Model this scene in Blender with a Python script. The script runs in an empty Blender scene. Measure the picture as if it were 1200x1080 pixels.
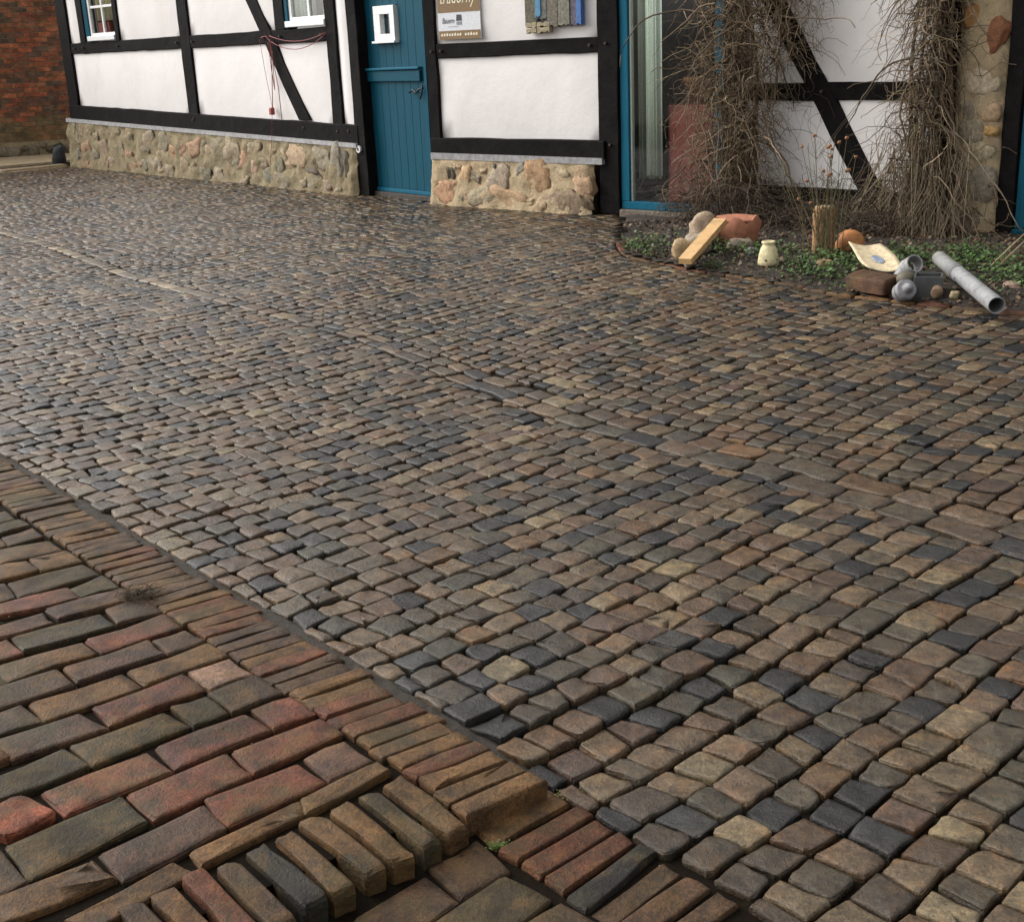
import bpy, math, random
from mathutils import Vector, noise

random.seed(11)
R = math.radians
S = bpy.context.scene
COL = S.collection

# ------------------------------------------------------------------ camera
PITCH, ROLL, EYE = 18.4, 2.6, 1.5
FPX = 1480.0                                   # focal length in pixels of a 1200 px wide picture
cam_d = bpy.data.cameras.new('camera'); cam = bpy.data.objects.new('camera', cam_d); COL.objects.link(cam)
cam_d.sensor_fit = 'HORIZONTAL'; cam_d.sensor_width = 36.0; cam_d.lens = 36.0 * FPX / 1200.0
cam_d.clip_start = 0.05; cam_d.clip_end = 1000.0
from mathutils import Matrix
_t, _r = R(PITCH), R(ROLL)
_f = Vector((0, math.cos(_t), -math.sin(_t))); _x = Vector((1, 0, 0)); _u = Vector((0, math.sin(_t), math.cos(_t)))
_X = _x * math.cos(_r) - _u * math.sin(_r); _U = _x * math.sin(_r) + _u * math.cos(_r)
cam.matrix_world = Matrix(((_X.x, _U.x, -_f.x, 0), (_X.y, _U.y, -_f.y, 0), (_X.z, _U.z, -_f.z, EYE), (0, 0, 0, 1)))
S.camera = cam

# ------------------------------------------------------------------ overcast sky, veiled sun, exposure
world = bpy.data.worlds.new('World'); S.world = world; world.use_nodes = True
SUN_EL, SUN_AZ = 38.0, 292.0                    # azimuth clockwise from +Y: the brightest cloud stands to the left
nt = world.node_tree
bg = nt.nodes['Background']
sky = nt.nodes.new('ShaderNodeTexSky'); sky.sky_type = 'NISHITA'; sky.sun_disc = False
sky.sun_elevation = R(SUN_EL); sky.sun_rotation = R(SUN_AZ); sky.dust_density = 4.0; sky.air_density = 1.0; sky.ozone_density = 1.0
hs = nt.nodes.new('ShaderNodeHueSaturation'); hs.inputs['Saturation'].default_value = 0.10   # cloud cover greys the sky
nt.links.new(sky.outputs[0], hs.inputs['Color']); nt.links.new(hs.outputs[0], bg.inputs['Color'])
bg.inputs['Strength'].default_value = 0.15
sun_d = bpy.data.lights.new('sun', 'SUN'); sun = bpy.data.objects.new('sun', sun_d); COL.objects.link(sun)
sun_d.energy = 1.25; sun_d.angle = R(80); sun_d.color = (1.0, 0.94, 0.86)
_sd = Vector((math.sin(R(SUN_AZ)) * math.cos(R(SUN_EL)), math.cos(R(SUN_AZ)) * math.cos(R(SUN_EL)), math.sin(R(SUN_EL))))
sun.rotation_euler = _sd.to_track_quat('Z', 'Y').to_euler(); sun.location = _sd * 30
S.view_settings.view_transform = 'Standard'; S.view_settings.look = 'None'; S.view_settings.gamma = 1.0
S.view_settings.exposure = 0.74
S.render.engine = 'CYCLES'

# ------------------------------------------------------------------ helpers
def link(o, parent=None):
    COL.objects.link(o)
    if parent is not None: o.parent = parent
    return o
def tag(o, label=None, cat=None, group=None, kind=None):
    if label: o['label'] = label
    if cat: o['category'] = cat
    if group: o['group'] = group
    if kind: o['kind'] = kind
    return o
def empty(name, loc=(0, 0, 0)):
    o = bpy.data.objects.new(name, None); o.location = loc; o.empty_display_size = 0.1
    return link(o)
def mesh(name, v, f, mat, parent=None, smooth=False, col=None, loc=None):
    """one mesh object; loc is the world position the vertices are counted from"""
    m = bpy.data.meshes.new(name); m.from_pydata(v, [], f); m.update()
    if isinstance(smooth, list): m.polygons.foreach_set('use_smooth', smooth)
    elif smooth: m.polygons.foreach_set('use_smooth', [True] * len(m.polygons))
    if col is not None:
        a = m.color_attributes.new('tint', 'FLOAT_COLOR', 'POINT')
        flat = []
        if isinstance(col[0], (int, float)): flat = list(col) + [1.0]; flat = flat * len(v)
        else:
            for c in col: flat += [c[0], c[1], c[2], 1.0]
        a.data.foreach_set('color', flat)
    if mat: m.materials.append(mat)
    o = bpy.data.objects.new(name, m)
    link(o, parent)
    p = parent.matrix_basis.translation.copy() if parent is not None else Vector((0, 0, 0))
    if parent is not None and parent.parent is not None: p += parent.parent.matrix_basis.translation
    l = Vector(loc) if loc is not None else Vector((0, 0, 0))
    o.location = l - p
    return o
def bevel(o, w=0.006, seg=2):
    b = o.modifiers.new('bevel', 'BEVEL'); b.width = w; b.segments = seg; b.limit_method = 'ANGLE'; b.angle_limit = R(40)
    return o
class Frame:
    """a vertical plane: u along the wall, z up, w out of the wall"""
    def __init__(s, a, ang):
        s.a = Vector((a[0], a[1], 0)); s.d = Vector((math.cos(R(ang)), math.sin(R(ang)), 0)); s.n = Vector((s.d.y, -s.d.x, 0))
        if s.n.dot(-s.a) < 0: s.n = -s.n
    def __call__(s, u, z, w=0.0):
        p = s.a + s.d * u + s.n * w; return (p.x, p.y, z)
def orient(F, faces): return faces
BOXF = [(0, 1, 2, 3), (7, 6, 5, 4), (0, 4, 5, 1), (1, 5, 6, 2), (2, 6, 7, 3), (3, 7, 4, 0)]
def prism(name, F, pts, w0, w1, mat, parent=None, col=None, bev=0.0, smooth=False):
    """polygon (u,z) pushed from depth w0 to w1"""
    n = len(pts)
    v = [F(u, z, w1) for u, z in pts] + [F(u, z, w0) for u, z in pts]
    f = [tuple(range(n)), tuple(range(2 * n - 1, n - 1, -1))] + [(i, n + i, n + (i + 1) % n, (i + 1) % n) for i in range(n)]
    o = mesh(name, v, f, mat, parent, smooth, col)
    if bev: bevel(o, bev)
    return o
def box(name, F, u0, u1, z0, z1, w0, w1, mat, parent=None, col=None, bev=0.0):
    return prism(name, F, [(u0, z0), (u1, z0), (u1, z1), (u0, z1)], w0, w1, mat, parent, col, bev)
def timber(name, F, p0, p1, h0, h1, w0, w1, mat, parent, wob=0.006, horiz=False, seed=0):
    """hewn beam between two (u,z) points, half widths h0,h1 measured along u (posts, braces) or z (rails)"""
    rnd = random.Random(seed + int(p0[0] * 971) + int(p1[1] * 577))
    L = math.hypot(p1[0] - p0[0], p1[1] - p0[1]); N = max(3, int(L / 0.22))
    v = []; f = []
    for i in range(N + 1):
        t = i / N
        u = p0[0] + (p1[0] - p0[0]) * t; z = p0[1] + (p1[1] - p0[1]) * t; h = h0 + (h1 - h0) * t
        j = [rnd.uniform(-wob, wob) for _ in range(6)]
        if horiz: q = [(u, z - h + j[0]), (u, z + h + j[1])]
        else: q = [(u - h + j[0], z), (u + h + j[1], z)]
        for (a, b), w in ((q[0], w1 + j[2] * .5), (q[1], w1 + j[3] * .5), (q[1], w0), (q[0], w0)): v.append(F(a, b, w))
    for i in range(N):
        a = 4 * i
        for k in range(4): f.append((a + k, a + (k + 1) % 4, a + 4 + (k + 1) % 4, a + 4 + k))
    f += [(3, 2, 1, 0), (4 * N, 4 * N + 1, 4 * N + 2, 4 * N + 3)]
    return bevel(mesh(name, v, f, mat, parent), 0.008, 2)
def tube_geo(pts, rad, k=5, v=None, f=None, caps=True):
    v = [] if v is None else v; f = [] if f is None else f
    n = len(pts); base = len(v)
    P = [Vector(p) for p in pts]
    up = Vector((0.31, 0.17, 0.93))
    for i in range(n):
        t = (P[min(i + 1, n - 1)] - P[max(i - 1, 0)])
        if t.length < 1e-9: t = Vector((0, 0, 1))
        t.normalize(); a = t.cross(up)
        if a.length < 1e-3: a = t.cross(Vector((1, 0, 0)))
        a.normalize(); b = t.cross(a)
        r = rad[i] if isinstance(rad, (list, tuple)) else rad
        for j in range(k):
            an = 2 * math.pi * j / k
            q = P[i] + a * (math.cos(an) * r) + b * (math.sin(an) * r); v.append((q.x, q.y, q.z))
    for i in range(n - 1):
        for j in range(k):
            f.append((base + i * k + j, base + i * k + (j + 1) % k, base + (i + 1) * k + (j + 1) % k, base + (i + 1) * k + j))
    if caps and k > 3:
        f.append(tuple(base + j for j in range(k - 1, -1, -1))); f.append(tuple(base + (n - 1) * k + j for j in range(k)))
    return v, f
def lathe(prof, k=24, c=(0, 0, 0), jit=0.0, rnd=None):
    v = []; f = []
    for r, z in prof:
        for j in range(k):
            an = 2 * math.pi * j / k; rr = r + (rnd.uniform(-jit, jit) if rnd and jit else 0)
            v.append((c[0] + math.cos(an) * rr, c[1] + math.sin(an) * rr, c[2] + z))
    for i in range(len(prof) - 1):
        for j in range(k): f.append((i * k + j, i * k + (j + 1) % k, (i + 1) * k + (j + 1) % k, (i + 1) * k + j))
    f.append(tuple(range(k - 1, -1, -1))); n = (len(prof) - 1) * k; f.append(tuple(range(n, n + k)))
    return v, f
def blob(c, rx, ry, rz, rnd, amp=0.18, sub=2, flat=False, ax=None):
    """uneven rounded stone"""
    n1, n2 = (10, 6) if sub < 3 else (16, 10)
    v = []; f = []; off = Vector((rnd.uniform(0, 50), rnd.uniform(0, 50), rnd.uniform(0, 50)))
    for i in range(n2 + 1):
        th = math.pi * i / n2
        for j in range(n1):
            ph = 2 * math.pi * j / n1
            d = Vector((math.sin(th) * math.cos(ph), math.sin(th) * math.sin(ph), math.cos(th)))
            d2 = Vector([math.copysign(abs(x) ** 0.75, x) for x in d])
            k = 1 + amp * 1.6 * noise.noise(d * 1.3 + off) + amp * 0.7 * noise.noise(d * 3.1 + off)
            q = d2 * k
            x, y, z = q.x * rx, q.y * ry, q.z * rz
            if ax: p = Vector(c) + ax[0] * x + ax[1] * y + ax[2] * z; v.append(tuple(p))
            else: v.append((c[0] + x, c[1] + y, c[2] + z))
    for i in range(n2):
        for j in range(n1): f.append((i * n1 + j, (i + 1) * n1 + j, (i + 1) * n1 + (j + 1) % n1, i * n1 + (j + 1) % n1))
    return v, f

# ------------------------------------------------------------------ materials
class M:
    def __init__(s, name):
        s.m = bpy.data.materials.new(name); s.m.use_nodes = True; s.t = s.m.node_tree
        s.b = s.t.nodes['Principled BSDF']; s.pos = None
    def n(s, typ, **kw):
        nd = s.t.nodes.new(typ)
        for k, x in kw.items(): setattr(nd, k, x)
        return nd
    def l(s, a, b): s.t.links.new(a, b)
    def P(s):
        if s.pos is None:
            g = s.n('ShaderNodeNewGeometry'); s.pos = g.outputs['Position']
        return s.pos
    def noise(s, scale, detail=4, rough=0.55, vec=None, stretch=None, dist=0.0):
        t = s.n('ShaderNodeTexNoise'); t.inputs['Scale'].default_value = scale; t.inputs['Detail'].default_value = detail; t.inputs['Roughness'].default_value = rough
        t.inputs['Distortion'].default_value = dist
        p = vec or s.P()
        if stretch:
            mp = s.n('ShaderNodeMapping'); mp.inputs['Scale'].default_value = stretch; s.l(p, mp.inputs['Vector']); p = mp.outputs[0]
        s.l(p, t.inputs['Vector']); return t.outputs['Fac']
    def ramp(s, x, a, b, ca=0.0, cb=1.0):
        r = s.n('ShaderNodeMapRange'); s.l(x, r.inputs[0]); r.inputs[1].default_value = a; r.inputs[2].default_value = b; r.inputs[3].default_value = ca; r.inputs[4].default_value = cb
        return r.outputs[0]
    def mix(s, fac, a, b, mode='MIX'):
        x = s.n('ShaderNodeMix', data_type='RGBA', blend_type=mode)
        if isinstance(fac, float): x.inputs[0].default_value = fac
        else: s.l(fac, x.inputs[0])
        for i, c in ((6, a), (7, b)):
            if isinstance(c, tuple): x.inputs[i].default_value = (c[0], c[1], c[2], 1)
            else: s.l(c, x.inputs[i])
        return x.outputs[2]
    def grey(s, x):
        c = s.n('ShaderNodeCombineColor')
        for i in range(3): s.l(x, c.inputs[i])
        return c.outputs[0]
    def attr(s):
        a = s.n('ShaderNodeAttribute', attribute_name='tint'); return a.outputs['Color']
    def base(s, c):
        if isinstance(c, tuple): s.b.inputs['Base Color'].default_value = (*c, 1)
        else: s.l(c, s.b.inputs['Base Color'])
        return s
    def rough(s, r):
        if isinstance(r, float): s.b.inputs['Roughness'].default_value = r
        else: s.l(r, s.b.inputs['Roughness'])
        return s
    def bump(s, *hs):
        prev = None
        for h, strength, dist in hs:
            b = s.n('ShaderNodeBump'); b.inputs['Strength'].default_value = strength; b.inputs['Distance'].default_value = dist
            s.l(h, b.inputs['Height'])
            if prev: s.l(prev, b.inputs['Normal'])
            prev = b.outputs[0]
        s.l(prev, s.b.inputs['Normal']); return s
    def math(s, op, a, b):
        x = s.n('ShaderNodeMath', operation=op)
        for i, c in ((0, a), (1, b)):
            if isinstance(c, (int, float)): x.inputs[i].default_value = c
            else: s.l(c, x.inputs[i])
        return x.outputs[0]

def m_cobble():
    m = M('damp_sett_stone'); c = m.attr()
    big = m.noise(24, 6, 0.7); fine = m.noise(130, 5, 0.75); vfine = m.noise(420, 3, 0.7)
    c = m.mix(1.0, c, m.grey(m.ramp(big, 0.36, 0.64, 0.55, 1.45)), 'MULTIPLY')
    c = m.mix(1.0, c, m.grey(m.ramp(fine, 0.36, 0.64, 0.62, 1.38)), 'MULTIPLY')
    c = m.mix(1.0, c, m.grey(m.ramp(vfine, 0.36, 0.64, 0.8, 1.2)), 'MULTIPLY')
    sp = m.ramp(m.noise(330, 2, 0.6), 0.64, 0.72); c = m.mix(m.math('MULTIPLY', sp, 0.3), c, (0.20, 0.17, 0.125))
    warm = m.ramp(m.noise(13, 4, 0.7), 0.50, 0.66, 0.0, 0.6); c = m.mix(warm, c, m.mix(1.0, c, (1.35, 0.98, 0.62), 'MULTIPLY'))
    m.base(c); damp = m.noise(2.5, 5, 0.65)
    m.rough(m.math('ADD', m.ramp(damp, 0.36, 0.64, 0.20, 0.38), m.ramp(fine, 0.36, 0.64, -0.06, 0.12)))
    m.b.inputs['Specular IOR Level'].default_value = 0.42
    m.bump((big, 0.6, 0.010), (fine, 0.75, 0.005), (vfine, 0.5, 0.0015)); return m.m
def m_brick(name='worn_brick', moss=1.0, scale=1.0):
    m = M(name); c = m.attr()
    big = m.noise(14 * scale, 5, 0.6); fine = m.noise(120 * scale, 4, 0.65); grain = m.noise(480 * scale, 2, 0.6)
    c = m.mix(1.0, c, m.grey(m.ramp(big, 0.36, 0.64, 0.55, 1.45)), 'MULTIPLY')
    c = m.mix(1.0, c, m.grey(m.ramp(fine, 0.36, 0.64, 0.6, 1.4)), 'MULTIPLY')
    och = m.ramp(m.noise(9.0 * scale, 6, 0.72, dist=0.4), 0.50, 0.64, 0.0, 0.6)
    c = m.mix(och, c, (0.128, 0.078, 0.030))
    blk = m.ramp(m.noise(11.0 * scale, 6, 0.75), 0.51, 0.64, 0.0, 0.7); c = m.mix(blk, c, (0.022, 0.018, 0.014))
    if moss:
        gr = m.ramp(m.noise(5.0 * scale, 7, 0.75), 0.50, 0.64, 0.0, 0.62 * moss); c = m.mix(gr, c, (0.036, 0.036, 0.013))
    sp = m.ramp(grain, 0.70, 0.76); c = m.mix(m.math('MULTIPLY', sp, 0.5), c, (0.36, 0.28, 0.17))
    c = m.mix(1.0, c, (1.08, 0.97, 0.83), 'MULTIPLY'); m.base(c); m.rough(m.math('ADD', m.ramp(m.noise(6, 4, 0.6), 0.3, 0.7, 0.5, 0.74), m.ramp(fine, 0.3, 0.7, -0.07, 0.09)))
    m.b.inputs['Specular IOR Level'].default_value = 0.26
    m.bump((big, 0.8, 0.010), (fine, 0.9, 0.005), (grain, 0.6, 0.0018)); return m.m
def m_joint():
    m = M('joint_sand'); n = m.noise(40, 6, 0.7); g = m.noise(300, 3, 0.6)
    c = m.mix(n, (0.0035, 0.0026, 0.0018), (0.013, 0.009, 0.0055)); c = m.mix(m.ramp(g, 0.64, 0.7, 0.0, 0.5), c, (0.04, 0.03, 0.018)); c = m.mix(m.ramp(m.noise(4.5, 6, 0.75), 0.56, 0.68, 0.0, 0.55), c, (0.022, 0.020, 0.007)); m.b.inputs['Specular IOR Level'].default_value = 0.05
    m.base(c).rough(0.8).bump((n, 0.6, 0.01), (g, 0.6, 0.002)); return m.m
def m_soil(name, a, b, sc=18):
    m = M(name); n = m.noise(sc, 7, 0.7); g = m.noise(sc * 9, 3, 0.6)
    m.base(m.mix(m.ramp(n, 0.35, 0.65), a, b)).rough(0.85).bump((n, 0.8, 0.03), (g, 0.7, 0.006)); return m.m
def m_timber():
    m = M('black_tarred_timber'); n = m.noise(9, 5, 0.6); g = m.noise(70, 4, 0.7)
    c = m.mix(m.ramp(n, 0.35, 0.7), (0.0042, 0.0036, 0.0036), (0.010, 0.0085, 0.0082)); c = m.mix(m.ramp(g, 0.6, 0.75, 0.0, 0.5), c, (0.028, 0.023, 0.020))
    m.base(c).rough(0.75); m.b.inputs['Specular IOR Level'].default_value = 0.10
    m.bump((g, 0.5, 0.006), (n, 0.4, 0.02)); return m.m
def m_plaster():
    m = M('white_limewash'); n = m.noise(2.2, 5, 0.6); g = m.noise(45, 5, 0.65)
    c = m.mix(m.ramp(n, 0.3, 0.75), (0.80, 0.765, 0.75), (0.75, 0.715, 0.69))
    st = m.ramp(m.noise(1.7, 7, 0.75, stretch=(1, 1, 0.35)), 0.54, 0.74, 0.0, 0.30); c = m.mix(st, c, (0.58, 0.53, 0.47)); c = m.mix(m.ramp(m.noise(11, 7, 0.8), 0.60, 0.72, 0.0, 0.22), c, (0.48, 0.43, 0.37))
    m.base(c).rough(0.9).bump((n, 0.25, 0.05), (g, 0.25, 0.006)); return m.m
def m_mortar(name='rubble_mortar', a=(0.56, 0.435, 0.265), b=(0.40, 0.30, 0.18)):
    m = M(name); n = m.noise(7, 6, 0.7); g = m.noise(42, 6, 0.75); k = m.noise(130, 3, 0.6)
    c = m.mix(m.ramp(n, 0.35, 0.65), a, b); c = m.mix(m.ramp(g, 0.55, 0.72, 0.0, 0.6), c, (0.13, 0.10, 0.075))
    c = m.mix(m.ramp(m.noise(3.3, 5, 0.7), 0.56, 0.7, 0.0, 0.45), c, (0.34, 0.17, 0.10))
    c = m.mix(m.ramp(m.noise(2.1, 6, 0.7), 0.55, 0.72, 0.0, 0.5), c, (0.10, 0.10, 0.055))
    m.base(c).rough(0.9).bump((n, 0.7, 0.05), (g, 0.9, 0.02), (k, 0.5, 0.004)); return m.m
def m_tint(name, sc=30, contrast=0.3, rough=0.7, b1=0.5, d1=0.008, spec=0.4, metallic=0.0, dirt=0.0):
    m = M(name); c = m.attr(); n = m.noise(sc, 6, 0.68); g = m.noise(sc * 7, 3, 0.6)
    c = m.mix(1.0, c, m.grey(m.ramp(n, 0.3, 0.7, 1 - contrast, 1 + contrast)), 'MULTIPLY')
    if dirt: c = m.mix(m.ramp(m.noise(17, 7, 0.75), 0.46, 0.66, 0.0, dirt), c, (0.055, 0.04, 0.026)); c = m.mix(m.ramp(m.noise(150, 3, 0.6), 0.62, 0.7, 0.0, dirt * 0.6), c, (0.03, 0.022, 0.015))
    m.base(c).rough(rough).bump((n, b1, d1), (g, b1, d1 * 0.2)); m.b.inputs['Specular IOR Level'].default_value = spec; m.b.inputs['Metallic'].default_value = metallic
    return m.m
def m_wood(name, a, b, sc=(3, 3, 40), rough=0.6):
    m = M(name); tc = m.n('ShaderNodeTexCoord'); n = m.noise(6, 6, 0.6, vec=tc.outputs['Object'], stretch=sc, dist=0.6); g = m.noise(160, 3, 0.6)
    m.base(m.mix(m.ramp(m.noise(14, 7, 0.75), 0.5, 0.68, 0.0, 0.45), m.mix(m.ramp(n, 0.35, 0.68), a, b), (0.10, 0.07, 0.04))).rough(rough).bump((n, 0.3, 0.004), (g, 0.3, 0.001)); return m.m
def m_paint(name, a, b, rough=0.45):
    m = M(name); n = m.noise(5, 5, 0.65, stretch=(6, 6, 0.7)); g = m.noise(90, 4, 0.6, stretch=(1, 1, 0.12))
    m.base(m.mix(m.ramp(n, 0.3, 0.7), a, b)).rough(m.ramp(n, 0.3, 0.7, rough - .08, rough + .14)).bump((g, 0.25, 0.003)); m.b.inputs['Specular IOR Level'].default_value = 0.09; return m.m
def m_plain(name, c, rough=0.6, metallic=0.0):
    m = M(name); n = m.noise(60, 4, 0.6); m.base(m.mix(m.ramp(n, 0.3, 0.7), tuple(x * 0.86 for x in c), tuple(min(1, x * 1.1) for x in c))).rough(rough).bump((n, 0.15, 0.002))
    m.b.inputs['Metallic'].default_value = metallic; return m.m
def m_glass():
    m = M('window_glass'); t = m.t; out = t.nodes['Material Output']
    tr = m.n('ShaderNodeBsdfTransparent'); tr.inputs[0].default_value = (0.86, 0.9, 0.88, 1); gl = m.n('ShaderNodeBsdfGlossy'); gl.inputs['Roughness'].default_value = 0.02
    fr = m.n('ShaderNodeFresnel'); fr.inputs[0].default_value = 1.5; mx = m.n('ShaderNodeMixShader')
    w = m.noise(1.3, 2); b = m.n('ShaderNodeBump'); b.inputs['Strength'].default_value = 0.05; b.inputs['Distance'].default_value = 0.05; m.l(w, b.inputs['Height'])
    m.l(b.outputs[0], gl.inputs['Normal'])
    ge = m.n('ShaderNodeNewGeometry'); m.l(m.math('MULTIPLY', m.ramp(fr.outputs[0], 0, 1, 0.02, 1.0), m.math('SUBTRACT', 1.0, ge.outputs['Backfacing'])), mx.inputs[0]); m.l(tr.outputs[0], mx.inputs[1]); m.l(gl.outputs[0], mx.inputs[2]); m.l(mx.outputs[0], out.inputs['Surface'])
    return m.m

COBBLE = m_cobble(); BRICK = m_brick(); WALLBRICK = m_brick('wall_brick', 0.35, 0.7); JOINT = m_joint(); TIMBER = m_timber(); PLASTER = m_plaster()
MORTAR = m_mortar(); MORTAR_L = m_mortar('mossy_rubble_mortar', (0.34, 0.275, 0.16), (0.22, 0.175, 0.10)); STONE = m_tint('rubble_stone', 26, 0.4, 0.8, 0.8, 0.02)
SOIL = m_soil('garden_soil', (0.013, 0.009, 0.006), (0.042, 0.028, 0.017)); DIRT = m_soil('bare_ground', (0.05, 0.04, 0.03), (0.11, 0.09, 0.065), 4)
SAND = m_soil('pale_sandy_kerb', (0.30, 0.235, 0.14), (0.44, 0.35, 0.22), 9)
BLUE = m_paint('blue_door_paint', (0.005, 0.056, 0.088), (0.008, 0.078, 0.118)); BLUE2 = m_paint('bright_blue_frame_paint', (0.008, 0.092, 0.15), (0.012, 0.125, 0.20), 0.4)
WHITE = m_plain('white_window_paint', (0.80, 0.80, 0.79), 0.4); GLASS = m_glass(); ZINC = m_tint('grey_lime_bed', 20, 0.35, 0.85)
TWIG = m_tint('dry_twig', 60, 0.35, 0.8, 0.3, 0.002, 0.25); LEAF = m_tint('leaf', 40, 0.25, 0.5, 0.2, 0.001, 0.4)
DARK = m_plain('dark_room', (0.03, 0.024, 0.022), 0.8); IRON = m_plain('dark_iron', (0.02, 0.022, 0.026), 0.5, 0.6); TINT = m_tint('mixed_tint', 35, 0.22, 0.6, 0.25, 0.003, dirt=0.4)
CLOTH = m_plain('pale_curtain_cloth', (0.62, 0.66, 0.58), 0.9)

# measured layout of the paving, metres on the ground
GUTTER = [(-7.6, 15.9), (-4.80, 12.25), (-3.64, 10.66), (-2.78, 9.36), (-1.62, 7.90), (-0.77, 6.87), (-0.12, 5.81), (0.38, 5.06), (0.78, 4.58), (1.14, 4.15), (1.55, 3.60), (2.4, 2.5)]
BR_UP = [
    ('g', [(-1.782, 4.041), (-1.743, 4.077), (-1.682, 3.996), (-1.735, 3.948)]),
    ('g', [(-1.735, 3.917), (-1.661, 3.986), (-1.601, 3.920), (-1.693, 3.866)]),
    ('p', [(-1.670, 3.848), (-1.590, 3.906), (-1.531, 3.831), (-1.616, 3.753)]),
    ('o', [(-1.736, 3.775), (-1.664, 3.817), (-1.619, 3.751), (-1.687, 3.705)]),
    ('o', [(-1.654, 3.701), (-1.496, 3.784), (-1.420, 3.695), (-1.588, 3.611)]),
    ('o', [(-1.499, 3.621), (-1.405, 3.679), (-1.328, 3.588), (-1.433, 3.528)]),
    ('o', [(-1.613, 3.568), (-1.507, 3.619), (-1.444, 3.535), (-1.547, 3.473)]),
    ('d', [(-1.504, 3.447), (-1.314, 3.566), (-1.246, 3.487), (-1.441, 3.356)]),
    ('g', [(-1.311, 3.395), (-1.233, 3.476), (-1.158, 3.390), (-1.251, 3.323)]),
    ('d', [(-1.579, 3.413), (-1.516, 3.452), (-1.445, 3.344), (-1.501, 3.298)]),
    ('r', [(-1.496, 3.286), (-1.307, 3.389), (-1.252, 3.317), (-1.452, 3.220)]),
    ('p', [(-1.323, 3.239), (-1.145, 3.371), (-1.078, 3.304), (-1.268, 3.179)]),
    ('d', [(-1.156, 3.238), (-1.060, 3.302), (-0.987, 3.204), (-1.093, 3.134)]),
    ('p', [(-1.475, 3.120), (-1.330, 3.236), (-1.275, 3.161), (-1.423, 3.064)]),
    ('g', [(-1.357, 3.071), (-1.162, 3.209), (-1.093, 3.120), (-1.293, 2.985)]),
    ('r', [(-1.150, 3.041), (-0.969, 3.180), (-0.907, 3.097), (-1.086, 2.964)]),
    ('r', [(-1.450, 3.017), (-1.373, 3.072), (-1.293, 2.977), (-1.376, 2.922)]),
    ('o', [(-1.340, 2.903), (-1.158, 3.030), (-1.095, 2.957), (-1.281, 2.822)]),
    ('p', [(-1.154, 2.877), (-0.974, 3.015), (-0.912, 2.931), (-1.097, 2.800)]),
    ('d', [(-0.968, 3.023), (-0.892, 3.066), (-0.826, 3.007), (-0.906, 2.937)]),
    ('d', [(-1.337, 2.765), (-1.172, 2.879), (-1.099, 2.786), (-1.258, 2.686)]),
    ('o', [(-1.184, 2.706), (-0.992, 2.839), (-0.929, 2.760), (-1.122, 2.623)]),
    ('o', [(-0.986, 2.843), (-0.811, 2.991), (-0.746, 2.907), (-0.920, 2.766)]),
    ('w', [(-0.830, 2.828), (-0.739, 2.888), (-0.665, 2.808), (-0.753, 2.733)]),
    ('d', [(-1.304, 2.630), (-1.198, 2.698), (-1.121, 2.618), (-1.222, 2.553)]),
    ('p', [(-1.214, 2.534), (-1.046, 2.647), (-0.955, 2.574), (-1.134, 2.455)]),
    ('r', [(-1.020, 2.671), (-0.834, 2.813), (-0.768, 2.731), (-0.955, 2.586)]),
    ('g', [(-0.832, 2.661), (-0.757, 2.706), (-0.689, 2.621), (-0.756, 2.565)]),
    ('d', [(-0.755, 2.711), (-0.650, 2.793), (-0.576, 2.699), (-0.679, 2.620)]),
    ('g', [(-1.020, 2.503), (-0.840, 2.639), (-0.767, 2.570), (-0.946, 2.416)]),
    ('g', [(-1.167, 2.362), (-1.029, 2.489), (-0.950, 2.411), (-1.108, 2.285)]),
    ('r', [(-1.022, 2.318), (-0.842, 2.469), (-0.760, 2.376), (-0.944, 2.227)]),
    ('r', [(-0.822, 2.476), (-0.644, 2.608), (-0.572, 2.534), (-0.755, 2.384)]),
    ('r', [(-0.634, 2.627), (-0.552, 2.680), (-0.480, 2.596), (-0.565, 2.531)]),
    ('f', [(-1.142, 2.235), (-1.056, 2.305), (-0.956, 2.228), (-1.037, 2.147)]),
    ('g', [(-1.027, 2.128), (-0.845, 2.286), (-0.764, 2.191), (-0.947, 2.020)]),
    ('r', [(-0.833, 2.287), (-0.656, 2.436), (-0.583, 2.347), (-0.753, 2.195)]),
    ('r', [(-0.644, 2.443), (-0.467, 2.573), (-0.407, 2.501), (-0.581, 2.352)]),
    ('p', [(-0.835, 2.093), (-0.663, 2.240), (-0.599, 2.154), (-0.763, 2.004)]),
    ('r', [(-0.665, 2.261), (-0.492, 2.388), (-0.420, 2.301), (-0.598, 2.163)]),
    ('p', [(-0.481, 2.408), (-0.399, 2.471), (-0.328, 2.378), (-0.414, 2.313)]),
    ('d', [(-1.098, 2.054), (-1.035, 2.119), (-0.944, 2.012), (-1.005, 1.956)]),
    ('o', [(-0.999, 1.967), (-0.838, 2.066), (-0.779, 2.014), (-0.951, 1.893)]),
    ('o', [(-0.655, 2.080), (-0.468, 2.244), (-0.449, 2.195), (-0.625, 2.036)]),
    ('o', [(-0.465, 2.247), (-0.321, 2.381), (-0.288, 2.338), (-0.446, 2.194)]),
    ('o', [(-0.837, 1.894), (-0.676, 2.052), (-0.631, 2.023), (-0.774, 1.862)])]
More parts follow.
